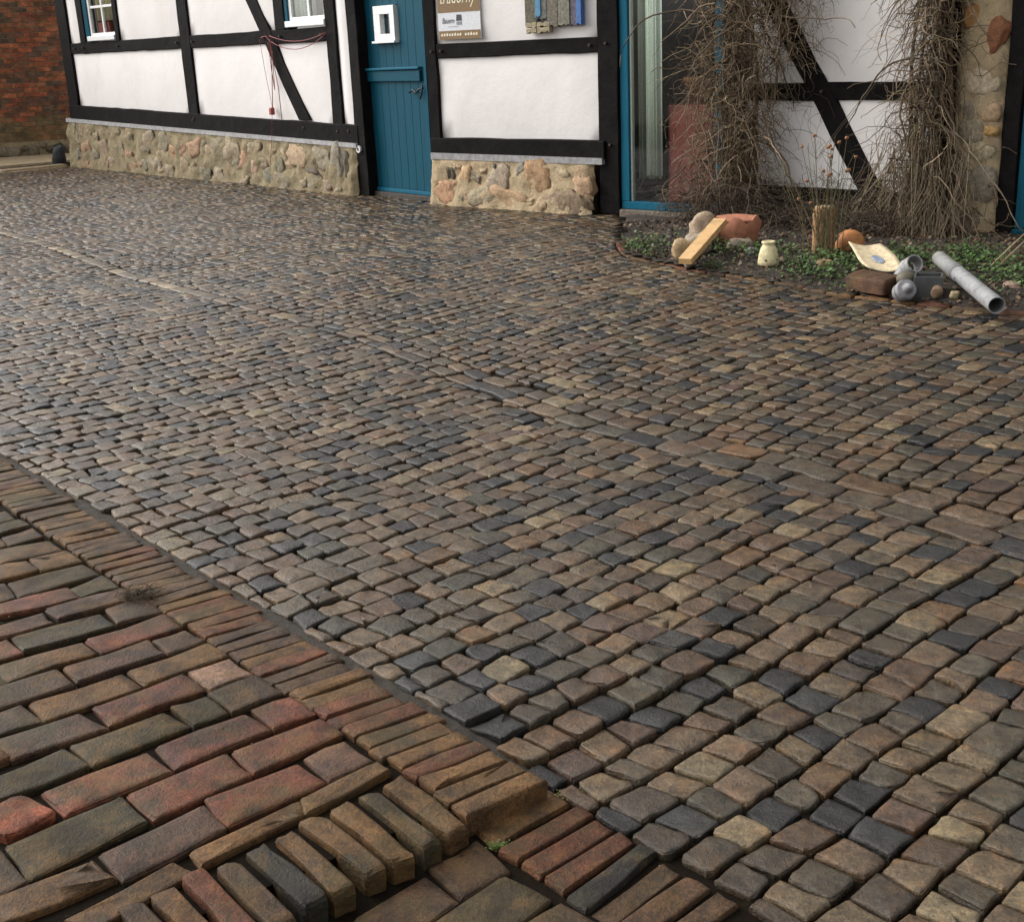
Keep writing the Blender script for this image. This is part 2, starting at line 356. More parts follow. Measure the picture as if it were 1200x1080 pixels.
BR_HEAD = [
    ('o', [(-0.305, 2.284), (-0.264, 2.323), (-0.116, 2.128), (-0.157, 2.100)]),
    ('g', [(-0.350, 2.250), (-0.312, 2.275), (-0.168, 2.079), (-0.203, 2.057)]),
    ('o', [(-0.405, 2.203), (-0.367, 2.242), (-0.217, 2.042), (-0.262, 2.019)]),
    ('o', [(-0.462, 2.163), (-0.416, 2.192), (-0.266, 2.009), (-0.307, 1.989)]),
    ('o', [(-0.496, 2.112), (-0.468, 2.147), (-0.320, 1.958), (-0.362, 1.931)]),
    ('k', [(-0.548, 2.072), (-0.516, 2.105), (-0.366, 1.929), (-0.405, 1.892)]),
    ('d', [(-0.594, 2.023), (-0.561, 2.052), (-0.415, 1.869), (-0.453, 1.836)]),
    ('r', [(-0.655, 1.997), (-0.616, 2.025), (-0.471, 1.841), (-0.511, 1.809)]),
    ('o', [(-0.702, 1.950), (-0.663, 1.982), (-0.523, 1.814), (-0.565, 1.787)]),
    ('d', [(-0.757, 1.923), (-0.716, 1.944), (-0.579, 1.788), (-0.618, 1.761)]),
    ('o', [(-0.800, 1.875), (-0.764, 1.905), (-0.630, 1.755), (-0.668, 1.731)])]
BR_LOWS = [
    ('o', [(-0.097, 2.166), (0.053, 2.306), (0.091, 2.256), (-0.068, 2.116)]),
    ('r', [(-0.065, 2.099), (0.105, 2.248), (0.135, 2.207), (-0.024, 2.064)]),
    ('r', [(-0.019, 2.058), (0.140, 2.197), (0.172, 2.154), (0.017, 2.014)]),
    ('r', [(0.024, 2.008), (0.182, 2.150), (0.208, 2.109), (0.058, 1.963)]),
    ('k', [(0.061, 1.953), (0.218, 2.103), (0.246, 2.073), (0.097, 1.910)]),
    ('d', [(0.100, 1.907), (0.256, 2.048), (0.284, 2.007), (0.140, 1.867)]),
    ('d', [(0.144, 1.862), (0.295, 2.001), (0.333, 1.961), (0.188, 1.826)]),
    ('d', [(0.192, 1.817), (0.344, 1.950), (0.375, 1.914), (0.231, 1.780)])]
BR_LOW = [
    ('d', [(-0.198, 2.060), (-0.103, 2.147), (-0.037, 2.041), (-0.131, 1.959)]),
    ('d', [(-0.329, 1.920), (-0.202, 2.042), (-0.131, 1.954), (-0.256, 1.838)]),
    ('g', [(-0.195, 1.888), (-0.052, 2.032), (0.040, 1.949), (-0.101, 1.806)]),
    ('d', [(-0.030, 1.876), (0.053, 1.946), (0.118, 1.876), (0.035, 1.808)]),
    ('d', [(-0.419, 1.827), (-0.334, 1.911), (-0.263, 1.832), (-0.345, 1.748)])]

# ================================================================== the setting: ground, cobbled yard, brick paving
rnd = random.Random(5)
def grid_sheet(name, x0, x1, y0, y1, st, zf, mat):
    nx = int((x1 - x0) / st) + 1; ny = int((y1 - y0) / st) + 1; v = []; f = []
    for j in range(ny):
        for i in range(nx):
            x = x0 + i * st; y = y0 + j * st; v.append((x, y, zf(x, y)))
    for j in range(ny - 1):
        for i in range(nx - 1):
            a = j * nx + i; f.append((a, a + 1, a + nx + 1, a + nx))
    return mesh(name, v, f, mat, None, True)
g_ = mesh('ground', [(-300, -300, -0.12), (300, -300, -0.12), (300, 300, -0.12), (-300, 300, -0.12)], [(0, 1, 2, 3)], DIRT); tag(g_, kind='structure')

BO = Vector((0.06, 2.30)); BT = Vector((-0.642, 0.767)); BN = Vector((0.767, 0.642))   # edge between bricks and cobbles
GUT = [Vector(p) for p in GUTTER]
def seg_near(p, line):
    best = None
    for i in range(len(line) - 1):
        a, b = line[i], line[i + 1]; ab = b - a; t = max(0, min(1, (p - a).dot(ab) / ab.length_squared)); q = a + ab * t; d = (p - q).length
        if best is None or d < best[0]: best = (d, q, ab.normalized(), i)
    return best
def smooth(x, a, b):
    t = max(0.0, min(1.0, (x - a) / (b - a))); return t * t * (3 - 2 * t)
def hz(x, y):
    p = Vector((x, y)); d = (p - BO).dot(BN); a = (p - BO).dot(BT)
    z = 0.041 * smooth(a, -0.05, 0.35) * (1 - smooth(d, 0.0, 1.1))
    g = seg_near(p, GUT)[0]
    z -= 0.022 * math.exp(-(g / 0.55) ** 2)
    z += 0.012 * noise.noise(Vector((x * 0.8, y * 0.8, 0.3))) + 0.006 * noise.noise(Vector((x * 2.3, y * 2.3, 4.1)))
    return z
yard = grid_sheet('cobbled_yard', -9.6, 5.0, 0.4, 22.0, 0.2, lambda x, y: hz(x, y) - 0.0165 + 0.0095 * smooth(y, 4.5, 9.0), JOINT); tag(yard, kind='structure')

def rounded(poly, rnd, r, lod):
    """outline of a dressed stone: cut corners, uneven edges"""
    n = len(poly); out = []
    for i in range(n):
        a, b, c = poly[i - 1], poly[i], poly[(i + 1) % n]
        r1 = r * rnd.uniform(0.6, 1.5); r2 = r * rnd.uniform(0.6, 1.5)
        p0 = b + (a - b) * min(0.42, r1); p2 = b + (c - b) * min(0.42, r2)
        if lod >= 2: out += [p0, (p0 + p2 + b * 1.3) / 3.3, p2]
        else: out += [p0, p2]
        if lod >= 1: out.append((b + c) * 0.5 + Vector((rnd.uniform(-1, 1), rnd.uniform(-1, 1))) * (b - c).length * 0.022)
    return out
def stone_geo(poly, zf, tilt, depth, lod, rnd, r=0.16, dome=0.003, jit=0.02, edge=0.010, v=None, f=None, org=None, wear=1.0, sm=None):
    v = [] if v is None else v; f = [] if f is None else f
    o = rounded(poly, rnd, r, lod); n = len(o); c = sum(o, Vector((0, 0))) / n; size = max((p - c).length for p in o)
    o = [p + Vector((rnd.uniform(-jit, jit), rnd.uniform(-jit, jit))) * size for p in o]
    ox, oy, oz = org if org else (0, 0, 0)
    nz = Vector((rnd.uniform(0, 99), rnd.uniform(0, 99), rnd.uniform(0, 99)))
    zc = zf(c.x, c.y) if callable(zf) else zf
    if lod >= 2: rings = [(0.94, -depth), (1.0, -edge * 2.2), (0.988, -edge * 0.8), (0.952, 0.0), (0.75, dome * 0.45), (0.42, dome * 0.9)]; ks = 3
    elif lod == 1: rings = [(1.0, -depth), (1.0, -edge * 1.2), (0.95, 0.0), (0.62, dome * 0.7)]; ks = 2
    else: rings = [(1.0, -depth), (1.0, -edge * 0.7), (0.92, dome * 0.5)]; ks = 2
    base = len(v)
    amp = 0.0035 * wear if lod else 0.002 * wear
    for k, (s, dz) in enumerate(rings):
        for p in o:
            q = c + (p - c) * (s - (rnd.random() ** 3 * 0.055 if k in (2, 3) and lod else 0.0))
            zz = zc + dz + tilt[0] * (q.x - c.x) + tilt[1] * (q.y - c.y)
            if k: zz += amp * noise.noise(Vector((q.x * 28, q.y * 28, 0)) + nz) * (1.6 if k in (2, 3) else 1.0)
            v.append((q.x - ox, q.y - oy, zz - oz))
    v.append((c.x - ox, c.y - oy, zc + dome + amp * noise.noise(Vector((c.x * 28, c.y * 28, 0)) + nz) - oz))
    ci = len(v) - 1; K = len(rings)
    for k in range(K - 1):
        for j in range(n): f.append((base + k * n + j, base + k * n + (j + 1) % n, base + (k + 1) * n + (j + 1) % n, base + (k + 1) * n + j))
        if sm is not None: sm += [k >= ks] * n
    for j in range(n): f.append((base + (K - 1) * n + j, base + (K - 1) * n + (j + 1) % n, ci))
    if sm is not None: sm += [True] * n
    return v, f
def ccw(p):
    a = sum(p[i - 1].x * p[i].y - p[i].x * p[i - 1].y for i in range(len(p))); return p if a > 0 else p[::-1]
def area(p): return abs(sum(p[i - 1].x * p[i].y - p[i].x * p[i - 1].y for i in range(len(p)))) / 2
def clip(poly, q, nrm):
    out = []
    for i in range(len(poly)):
        a, b = poly[i - 1], poly[i]; da = (a - q).dot(nrm); db = (b - q).dot(nrm)
        if (da >= 0) != (db >= 0): out.append(a + (b - a) * (da / (da - db)))
        if db >= 0: out.append(b)
    return out
def clean(poly, m=0.018):
    out = []
    for p in poly:
        if not out or (p - out[-1]).length > m: out.append(p)
    if len(out) > 2 and (out[0] - out[-1]).length < m: out.pop()
    return out
def inset(poly, d):
    n = len(poly); c = sum(poly, Vector((0, 0))) / n; out = []
    for i in range(n):
        a, b, e = poly[i - 1], poly[i], poly[(i + 1) % n]; t1 = (b - a).normalized(); t2 = (e - b).normalized(); n1 = Vector((-t1.y, t1.x)); n2 = Vector((-t2.y, t2.x))
        k = n1 + n2; m = max(0.35, k.dot(n1)); out.append(b + k * (d / m))
    return out
def vary(c, rnd, a=0.18):
    k = 1 + rnd.uniform(-a, a); return tuple(max(0.004, x * k * (1 + rnd.uniform(-0.03, 0.03))) for x in c)

SETTS = [((0.094, 0.064, 0.036), 30), ((0.070, 0.042, 0.023), 20), ((0.056, 0.044, 0.028), 20), ((0.042, 0.031, 0.019), 14), ((0.0125, 0.0118, 0.0115), 15), ((0.020, 0.019, 0.018), 10),
         ((0.138, 0.102, 0.058), 7), ((0.092, 0.052, 0.023), 6), ((0.068, 0.041, 0.027), 4), ((0.036, 0.031, 0.019), 5)]
def sett_colour(rnd):
    t = rnd.uniform(0, sum(w for _, w in SETTS))
    for c, w in SETTS:
        t -= w
        if t <= 0: return vary((c[0] * 0.96, c[1] * 0.95, c[2] * 0.90), rnd, 0.2)
    return SETTS[0][0]
BED = [Vector(p) for p in ((0.90, 9.62), (0.87, 9.30), (0.89, 9.03), (1.21, 8.48), (1.65, 7.83), (2.03, 7.24), (2.41, 6.86), (2.74, 6.55), (3.6, 5.75), (5.5, 4.2))]
F1 = Frame((-6.508, 19.601), -49.37); F2 = Frame((-0.583, 12.656), -41.03); FD = Frame((-1.4008, 13.8326), -50.95); F3 = Frame((1.83, 10.556), -44.0)
def behind_wall(p):
    q = Vector((p.x, p.y, 0))
    if p.x > 1.5: return (q - F3.a).dot(F3.n) < -0.02
    if p.x > -0.75: return (q - F2.a).dot(F2.n) < -0.02
    if p.x > -1.5: return (q - FD.a).dot(FD.n) < -0.05
    return (q - F1.a).dot(F1.n) < 0.0 or p.y > 21.0
def in_bed(p):
    d, q, t, i = seg_near(p, BED); nrm = Vector((-t.y, t.x)); s = (p - q).dot(nrm)
    return s > 0 and p.x > 0.85 and i < 9, d, q, nrm
def half_gut(p): return 0.060 + 0.080 * (1 - smooth(p.y, 4.0, 8.0))
CAMP = Vector((0, 0, EYE))
def project(p):
    q = Vector(p) - CAMP; w = q.dot(_f)
    if w < 0.1: return None
    return 600 + FPX * q.dot(_X) / w, 540 - FPX * q.dot(_U) / w
UA = R(44); U2 = Vector((math.cos(UA), math.sin(UA))); V2 = Vector((-math.sin(UA), math.cos(UA)))
def warp(s, t):
    ds = 0.10 * noise.noise(Vector((s * 0.30, t * 0.30, 7.7))); dt = 0.13 * noise.noise(Vector((s * 0.22, t * 0.17, 1.7))) + 0.016 * noise.noise(Vector((s * 1.6, t * 1.2, 9.7))) + 0.011 * noise.noise(Vector((s * 6.5, t * 3.0, 3.1)))
    return BO + U2 * (s + ds) + V2 * (t + dt)
stones = []                                       # (distance, polygon, colour, kind)
def keep_zone(c): return 1.15 < c.y < 21.3 and abs(c.x) < 0.47 * c.y + 0.75
t = -4.2
while t < 17.5:
    pitch = rnd.uniform(0.092, 0.112); s = -9.0 + rnd.uniform(0, 0.1); e0 = e1 = 0.0
    while s < 9.0:
        ln = rnd.uniform(0.076, 0.116) if rnd.random() < 0.93 else rnd.uniform(0.116, 0.15)
        f0 = rnd.gauss(0, 0.0075); f1 = rnd.gauss(0, 0.0075)
        c = BO + U2 * (s + ln / 2) + V2 * (t + pitch / 2)
        if keep_zone(c):
            P = [warp(s + e0, t), warp(s + ln + f0, t), warp(s + ln + f1, t + pitch), warp(s + e1, t + pitch)]
            k = 0.005; P = [p + Vector((rnd.uniform(-k, k), rnd.uniform(-k, k))) for p in P]
            c = sum(P, Vector((0, 0))) / 4
            ok = not behind_wall(c)
            if ok:
                sd = (c - BO).dot(BN)
                if sd < 0.2: P = clip(P, BO - BN * 0.010, BN)
            if ok and len(P) > 2:
                d, q, tg, i = seg_near(c, GUT); hw = half_gut(q)
                if d < hw + 0.16:
                    nr = Vector((-tg.y, tg.x)); nr = nr if (c - q).dot(nr) > 0 else -nr
                    P = clip(P, q + nr * (hw + 0.004), nr)
            if ok and len(P) > 2:
                ib, d, q, nr = in_bed(c)
                if ib and d > 0.12: ok = False
                elif d < 0.2 and c.x > 0.8: P = clip(P, q - nr * 0.035, -nr)
            if ok and len(P) > 2:
                P = clean(P)
                if len(P) > 2 and area(P) > 0.0024: stones.append((inset(ccw(P), rnd.uniform(0.0036, 0.0060) * (1 - 0.4 * smooth(c.y, 5, 10))), sett_colour(rnd), 'cobblestone'))
        s += ln; e0, e1 = f0, f1
    t += pitch
# long stones of the gutter line
cum = [0.0]
for i in range(len(GUT) - 1): cum.append(cum[-1] + (GUT[i + 1] - GUT[i]).length)
def gut_at(x):
    for i in range(len(GUT) - 1):
        if x <= cum[i + 1] or i == len(GUT) - 2:
            tg = (GUT[i + 1] - GUT[i]).normalized(); return GUT[i] + tg * (x - cum[i]), tg
gut_stones = []
for row in range(3):
    x = rnd.uniform(0, 0.2)
    while x < cum[-1]:
        ln = rnd.uniform(0.11, 0.25); p0, t0 = gut_at(x); p1, t1 = gut_at(min(x + ln, cum[-1])); n0 = Vector((-t0.y, t0.x)); hw0 = half_gut(p0); hw1 = half_gut(p1)
        rows = 1 if p0.y > 7.4 else 2
        if row < rows:
            a0 = -hw0 + 2 * hw0 * row / rows; b0 = -hw0 + 2 * hw0 * (row + 1) / rows
            P = [p0 + n0 * a0, p1 + n0 * a0, p1 + n0 * b0, p0 + n0 * b0]
            P = [p + Vector((rnd.uniform(-.008, .008), rnd.uniform(-.008, .008))) for p in P]; c = sum(P, Vector((0, 0))) / 4
            if keep_zone(c) and not behind_wall(c):
                pal = [(0.060, 0.044, 0.027), (0.064, 0.042, 0.025), (0.044, 0.037, 0.024), (0.052, 0.038, 0.023), (0.075, 0.052, 0.031), (0.022, 0.020, 0.019)]
                if p0.y > 8.4: pal = [(0.20, 0.158, 0.104), (0.15, 0.118, 0.078), (0.10, 0.078, 0.05)]
                gut_stones.append((inset(ccw(P), 0.006), vary(rnd.choice(pal), rnd) if p0.y > 8.4 or rnd.random() < 0.5 else sett_colour(rnd), 'gutter_stone'))
        x += ln
def in_view(c, m=10):
    q = project((c.x, c.y, 0)); return q is not None and -m < q[0] < 1200 + m and -m < q[1] < 1080 + m
def lay(lst, name, stuff_name, limit, parent, seed):
    rnd = random.Random(seed)
    items = []
    for P, col, nm in lst:
        c = sum(P, Vector((0, 0))) / len(P); items.append(((c - Vector((0, 0))).length, in_view(c), P, col, c))
    items.sort(key=lambda q: q[0]); n = 0; V = []; Fc = []; Cc = []; SM = []
    for d, iv, P, col, c in items:
        lod = 2 if d < 5.0 else (1 if d < 9.5 else 0)
        fl = 1 - 0.62 * smooth(d, 5.0, 10.0); tl = (rnd.gauss(0, 0.020) * fl, rnd.gauss(0, 0.020) * fl); dz = rnd.gauss(0, 0.0019) * fl
        zf = (lambda x, y, dz=dz: hz(x, y) + dz)
        kw = dict(r=rnd.uniform(0.04, 0.15), dome=rnd.uniform(-0.001, 0.004), jit=0.030, edge=rnd.uniform(0.0015, 0.0050), wear=1.2)
        if iv and n < limit:
            org = (c.x, c.y, hz(c.x, c.y)); sm = []; v, f = stone_geo(P, zf, tl, 0.06, lod, rnd, org=org, sm=sm, **kw)
            mesh(name, v, f, COBBLE, parent, sm, col, org); n += 1
        else:
            b = len(V); stone_geo(P, zf, tl, 0.06, lod, rnd, v=V, f=Fc, sm=SM, **kw); Cc += [col] * (len(V) - b)
    if V: tag(mesh(stuff_name, V, Fc, COBBLE, parent, SM, Cc), kind='stuff')
lay(stones, 'cobblestone', 'cobblestones', 300, yard, 21)
lay(gut_stones, 'gutter_stone', 'gutter_stones', 90, yard, 22)
print('SETTS', len(stones), len(gut_stones))

# sandy mortar packed between the brick edge and the first setts
v = []; f = []; na = 150
for i in range(na + 1):
    a = 0.05 + 5.2 * i / na
    for k, off in enumerate((-0.045, 0.002 + 0.006 * noise.noise(Vector((a * 21, 3, 0))), 0.024 + 0.016 * noise.noise(Vector((a * 9, 0, 0))))):
        p = BO + BT * a + BN * off; v.append((p.x, p.y, hz(p.x, p.y) - (0.006, 0.010, 0.019)[k] + 0.005 * noise.noise(Vector((a * 14, k, 2)))))
for i in range(na):
    for k in range(2): q = 3 * i + k; f.append((q, q + 1, q + 4, q + 3))
mesh('mortar_joint', v, f, m_soil('sandy_mortar', (0.018, 0.0135, 0.009), (0.052, 0.040, 0.026), 30), yard, True)

# ------------------------------------------------------------------ raised brick paving, its step, the lower bricks
ZP = 0.045
BC = {'r': (0.092, 0.033, 0.019), 'd': (0.054, 0.033, 0.019), 'g': (0.036, 0.029, 0.013), 'o': (0.092, 0.052, 0.021), 'p': (0.062, 0.036, 0.026), 'k': (0.017, 0.0155, 0.0145), 'b': (0.085, 0.034, 0.017), 'f': (0.20, 0.062, 0.031), 'w': (0.17, 0.115, 0.085)}
def slab(name, pts, z1, z0, mat):
    n = len(pts); v = [(x, y, z1) for x, y in pts] + [(x, y, z0) for x, y in pts]
    return tag(mesh(name, v, [tuple(range(n)), tuple(range(2 * n - 1, n - 1, -1))] + [(i, n + i, n + (i + 1) % n, (i + 1) % n) for i in range(n)], mat), kind='structure')
raised = slab('brick_terrace', [(0.005, 2.285), (-3.60, 6.6), (-5.5, 5.2), (-2.6, 0.6), (-1.26, 1.26), (-0.72, 1.83), (-0.22, 2.17), (-0.145, 2.19)], ZP - 0.017, -0.1, JOINT)
apron = slab('brick_apron', [(0.40, 1.86), (0.075, 2.27), (-0.13, 2.185), (-0.20, 2.155), (-0.69, 1.81), (-1.22, 1.24), (-0.6, 0.5), (1.3, 0.9)], -0.016, -0.1, JOINT)
rb = random.Random(77); traced = []
def lay_brick(P, key, z, parent, r=0.05, edge=0.006, dome=0.0015, depth=0.05, wear=1.0, name='brick'):
    P = ccw([Vector(p) for p in P]); c = sum(P, Vector((0, 0))) / len(P); traced.append(c)
    zz = z + rb.gauss(0, 0.0022); org = (c.x, c.y, zz)
    sm = []; v, f = stone_geo(P, zz, (rb.gauss(0, 0.012), rb.gauss(0, 0.012)), depth, 2, rb, r=r, dome=dome, jit=0.010, edge=edge, org=org, wear=wear, sm=sm)
    return mesh(name, v, f, BRICK, parent, sm, vary(BC[key], rb, 0.15), org)
def grow(q, m=0.0022):
    P = ccw([Vector(p) for p in q]); return [tuple(p) for p in inset(P, -m)]
for k, q in BR_UP: lay_brick(grow(q), k, ZP, raised, r=0.025 if k != 'f' else 0.16, edge=0.0028, wear=1.2 if k != 'f' else 2.5)
for k, q in BR_HEAD: lay_brick(q, 'b' if k == 'r' else k, ZP, raised, r=0.07, edge=0.008, depth=0.075, wear=1.6)
for i in range(66):
    a0 = 0.004 + 0.0585 * i; a1 = a0 + 0.0535 + rb.uniform(-0.002, 0.002)
    Lq = lambda a: Vector((-0.116, 2.162)) + Vector((-0.640, 0.768)) * a
    Rq = lambda a: Vector((0.046, 2.268)) + BT * a
    e = rb.uniform(-0.014, 0.010); e2 = rb.uniform(-0.006, 0.006); ed = BN * e; es = BN * e2
    key = rb.choice('oooddddbbo') if i > 2 else 'o'
    lay_brick([Lq(a1) + es, Rq(a1) + ed, Rq(a0) + ed, Lq(a0) + es], key, ZP, raised, r=0.03, edge=0.0035, depth=0.07)
BR_LOWS[0][1][0] = (-0.112, 2.181); BR_LOWS[0][1][1] = (0.040, 2.322)
for k, q in BR_LOWS: lay_brick(q, 'b' if k == 'r' else k, 0.0, apron, r=0.035, edge=0.004, depth=0.06)
for k, q in BR_LOW: lay_brick(q, k, 0.0, apron, r=0.04, edge=0.004, depth=0.05)
# bricks of the same paving beyond the edge of the picture
V = []; Fc = []; Cc = []; UB = Vector((math.cos(R(38)), math.sin(R(38)))); VB = Vector((-UB.y, UB.x))
for r_ in range(-9, 34):
    off = 0.115 * (r_ % 2)
    for c_ in range(-16, 8):
        o = Vector((-0.665, 2.261)) + VB * (r_ * 0.1185 - 0.5) + UB * (c_ * 0.236 + off); c = o + UB * 0.115 + VB * 0.056
        sd = (c - BO).dot(BN)
        if sd > -0.34 or (c - Vector((-0.66, 1.76))).dot(Vector((-0.61, 0.79))) < 0.22: continue
        if abs(c.x) > 3.3 or c.y > 5.4 or c.y < 0.7 or min((c - q).length for q in traced) < 0.135 or in_view(c, -8): continue
        P = [o, o + UB * 0.226, o + UB * 0.226 + VB * 0.111, o + VB * 0.111]; b = len(V)
        stone_geo(P, ZP + rb.gauss(0, 0.002), (0, 0), 0.05, 1, rb, r=0.06, dome=0.0015, jit=0.01, edge=0.006, v=V, f=Fc); Cc += [vary(BC[rb.choice('rdgopd')], rb)] * (len(V) - b)
if V: tag(mesh('bricks', V, Fc, BRICK, raised, True, Cc), kind='stuff')

# ================================================================== the timber-framed house
house = empty('timber_framed_house', (-0.6, 12.7, 0)); tag(house, 'long white timber-framed house with black beams and blue doors behind the cobbled yard', 'house')
TOP = 3.05
def panel(F, u0, u1, z0, z1, z0b=None, w=-0.012):
    """infill of limewashed plaster, slightly cushioned"""
    z0b = z0 if z0b is None else z0b; nu = max(3, int((u1 - u0) / 0.16)); nz = max(3, int((z1 - z0) / 0.16)); v = []; f = []
    off = Vector((u0 * 3.1, z0 * 2.7, F.a.x))
    for j in range(nz + 1):
        for i in range(nu + 1):
            a = i / nu; b = j / nz; u = u0 + (u1 - u0) * a; zb = z0 + (z0b - z0) * a; z = zb + (z1 - zb) * b
            e = min(a, 1 - a) * (u1 - u0); e2 = min(b, 1 - b) * (z1 - z0); ed = smooth(min(e, e2), 0, 0.05)
            v.append(F(u, z, w - 0.018 * (1 - ed) + 0.006 * noise.noise(Vector((u * 2.5, z * 2.5, 0)) + off)))
    for j in range(nz):
        for i in range(nu): a = j * (nu + 1) + i; f.append((a, a + 1, a + nu + 2, a + nu + 1))
    n = len(v)
    for u, z in ((u0, z0), (u1, z0b), (u1, z1), (u0, z1)): v.append(F(u, z, -0.13))
    k = (nu + 1) * nz
    f += [(n, n + 1, nu, 0)] + [(n + 3, n + 2, n + 1, n)]
    return mesh('plaster_panel', v, f, PLASTER, house, True)
def post(F, u0, u1, z0, z1, w=0.0): return timber('timber_post', F, ((u0 + u1) / 2, z0), ((u0 + u1) / 2, z1), (u1 - u0) / 2, (u1 - u0) / 2, -0.16, w, TIMBER, house)
def rail(F, u0, u1, z0, z1, w=0.0, name='timber_rail'): return timber(name, F, (u0, (z0 + z1) / 2), (u1, (z0 + z1) / 2), (z1 - z0) / 2, (z1 - z0) / 2, -0.15, w - 0.003, TIMBER, house, horiz=True)
# --- left range (F1)
def sill1(u): return 0.872 - (u - 0.76) * 0.0217
post(F1, 0.43, 0.745, 0.66, TOP, 0.008)
post(F1, 1.10, 1.285, 1.712, TOP); post(F1, 2.238, 2.36, 1.712, TOP); post(F1, 4.05, 4.30, sill1(4.1) - 0.01, TOP); post(F1, 6.29, 6.50, 1.712, TOP)
post(F1, 7.295, 7.48, sill1(7.4) - 0.01, TOP); post(F1, 7.70, 7.875, 0.0, TOP, 0.006)
rail(F1, 0.74, 4.052, 1.578, 1.722); rail(F1, 4.298, 7.297, 1.575, 1.718)
timber('sill_beam', F1, (0.40, (0.882 + 0.685) / 2), (7.76, (0.722 + 0.535) / 2), 0.097, 0.093, -0.16, 0.014, TIMBER, house, horiz=True)
timber('timber_brace', F1, (6.735, 0.755), (5.16, 3.05), 0.118, 0.112, -0.12, 0.004, TIMBER, house)
rail(F1, 0.40, 8.0, TOP, TOP + 0.2, 0.02, 'wall_plate')
panel(F1, 0.745, 4.05, sill1(0.745), 1.578, sill1(4.05)); panel(F1, 0.745, 1.10, 1.722, TOP); panel(F1, 2.36, 4.05, 1.722, TOP)
panel(F1, 4.30, 7.295, sill1(4.3), 1.575, sill1(7.295)); panel(F1, 4.30, 6.29, 1.718, TOP); panel(F1, 7.48, 7.70, sill1(7.48), TOP, sill1(7.7))
def wavy_curtain(F, u0, u1, z0, z1, w, parent, mat=CLOTH, folds=5):
    v = []; f = []; n = 40
    for i in range(n + 1):
        u = u0 + (u1 - u0) * i / n; ww = w + 0.025 * math.sin(i / n * folds * 2 * math.pi) + 0.01 * math.sin(i * 0.9)
        v += [F(u, z0, ww), F(u, z1, ww), F(u, z1, ww - 0.004), F(u, z0, ww - 0.004)]
    for i in range(n):
        a = 4 * i; f += [(a, a + 4, a + 5, a + 1), (a + 3, a + 2, a + 6, a + 7), (a + 1, a + 5, a + 6, a + 2), (a, a + 3, a + 7, a + 4)]
    f += [(0, 1, 2, 3), (4 * n + 3, 4 * n + 2, 4 * n + 1, 4 * n)]
    return mesh('curtain', v, f, mat, parent, True)
def window(F, ub0, u0, u1, z0, z1, label):
    """blue outer jamb, white sash with muntins"""
    fr = prism('window', F, [(u0, z0 + 0.05), (u1, z0 + 0.05), (u1, z1), (u0, z1)], -0.158, -0.150, DARK, house)
    fr['label'] = label
    box('jamb', F, ub0, u0, z0 - 0.01, z1, -0.13, -0.012, BLUE, fr, bev=0.004)
    box('sash_stile', F, u0, u0 + 0.055, z0 + 0.06, z1, -0.075, -0.03, WHITE, fr, bev=0.004); box('sash_stile', F, u1 - 0.045, u1, z0 + 0.06, z1, -0.075, -0.03, WHITE, fr, bev=0.004)
    box('sash_rail', F, u0 + 0.055, u1 - 0.045, z0 + 0.06, z0 + 0.10, -0.073, -0.032, WHITE, fr, bev=0.004)
    um = (u0 + u1) / 2 + 0.02
    box('muntin', F, um - 0.02, um + 0.02, z0 + 0.10, z1, -0.07, -0.036, WHITE, fr, bev=0.004)
    for zz in (0.42, 0.78): box('muntin', F, u0 + 0.055, u1 - 0.045, z0 + zz, z0 + zz + 0.032, -0.066, -0.040, WHITE, fr, bev=0.004)
    for a, b in ((u0 + 0.05, um - 0.015), (um + 0.015, u1 - 0.04)): box('pane', F, a, b, z0 + 0.09, z1 - 0.01, -0.058, -0.055, GLASS, fr)
    box('window_sill', F, u0 - 0.03, u1 + 0.012, z0, z0 + 0.062, -0.10, 0.02, WHITE, fr, bev=0.006)
    return fr
w1 = window(F1, 1.30, 1.42, 2.235, 1.735, 2.95, 'white sash window with warm curtains')
WARM = m_plain('warm_cream_cloth', (0.82, 0.70, 0.50), 0.9); REDC = m_plain('dark_red_paint', (0.30, 0.055, 0.045), 0.6)
wavy_curtain(F1, 1.58, 2.2, 1.99, 2.94, -0.105, w1, WARM, 4); box('flower_box', F1, 1.60, 1.95, 1.80, 1.97, -0.12, -0.075, REDC, w1)
w2 = window(F1, 6.50, 6.565, 7.295, 1.735, 2.95, 'white sash window with grey lace curtain')
wavy_curtain(F1, 6.60, 6.98, 1.80, 2.94, -0.105, w2, CLOTH, 4)
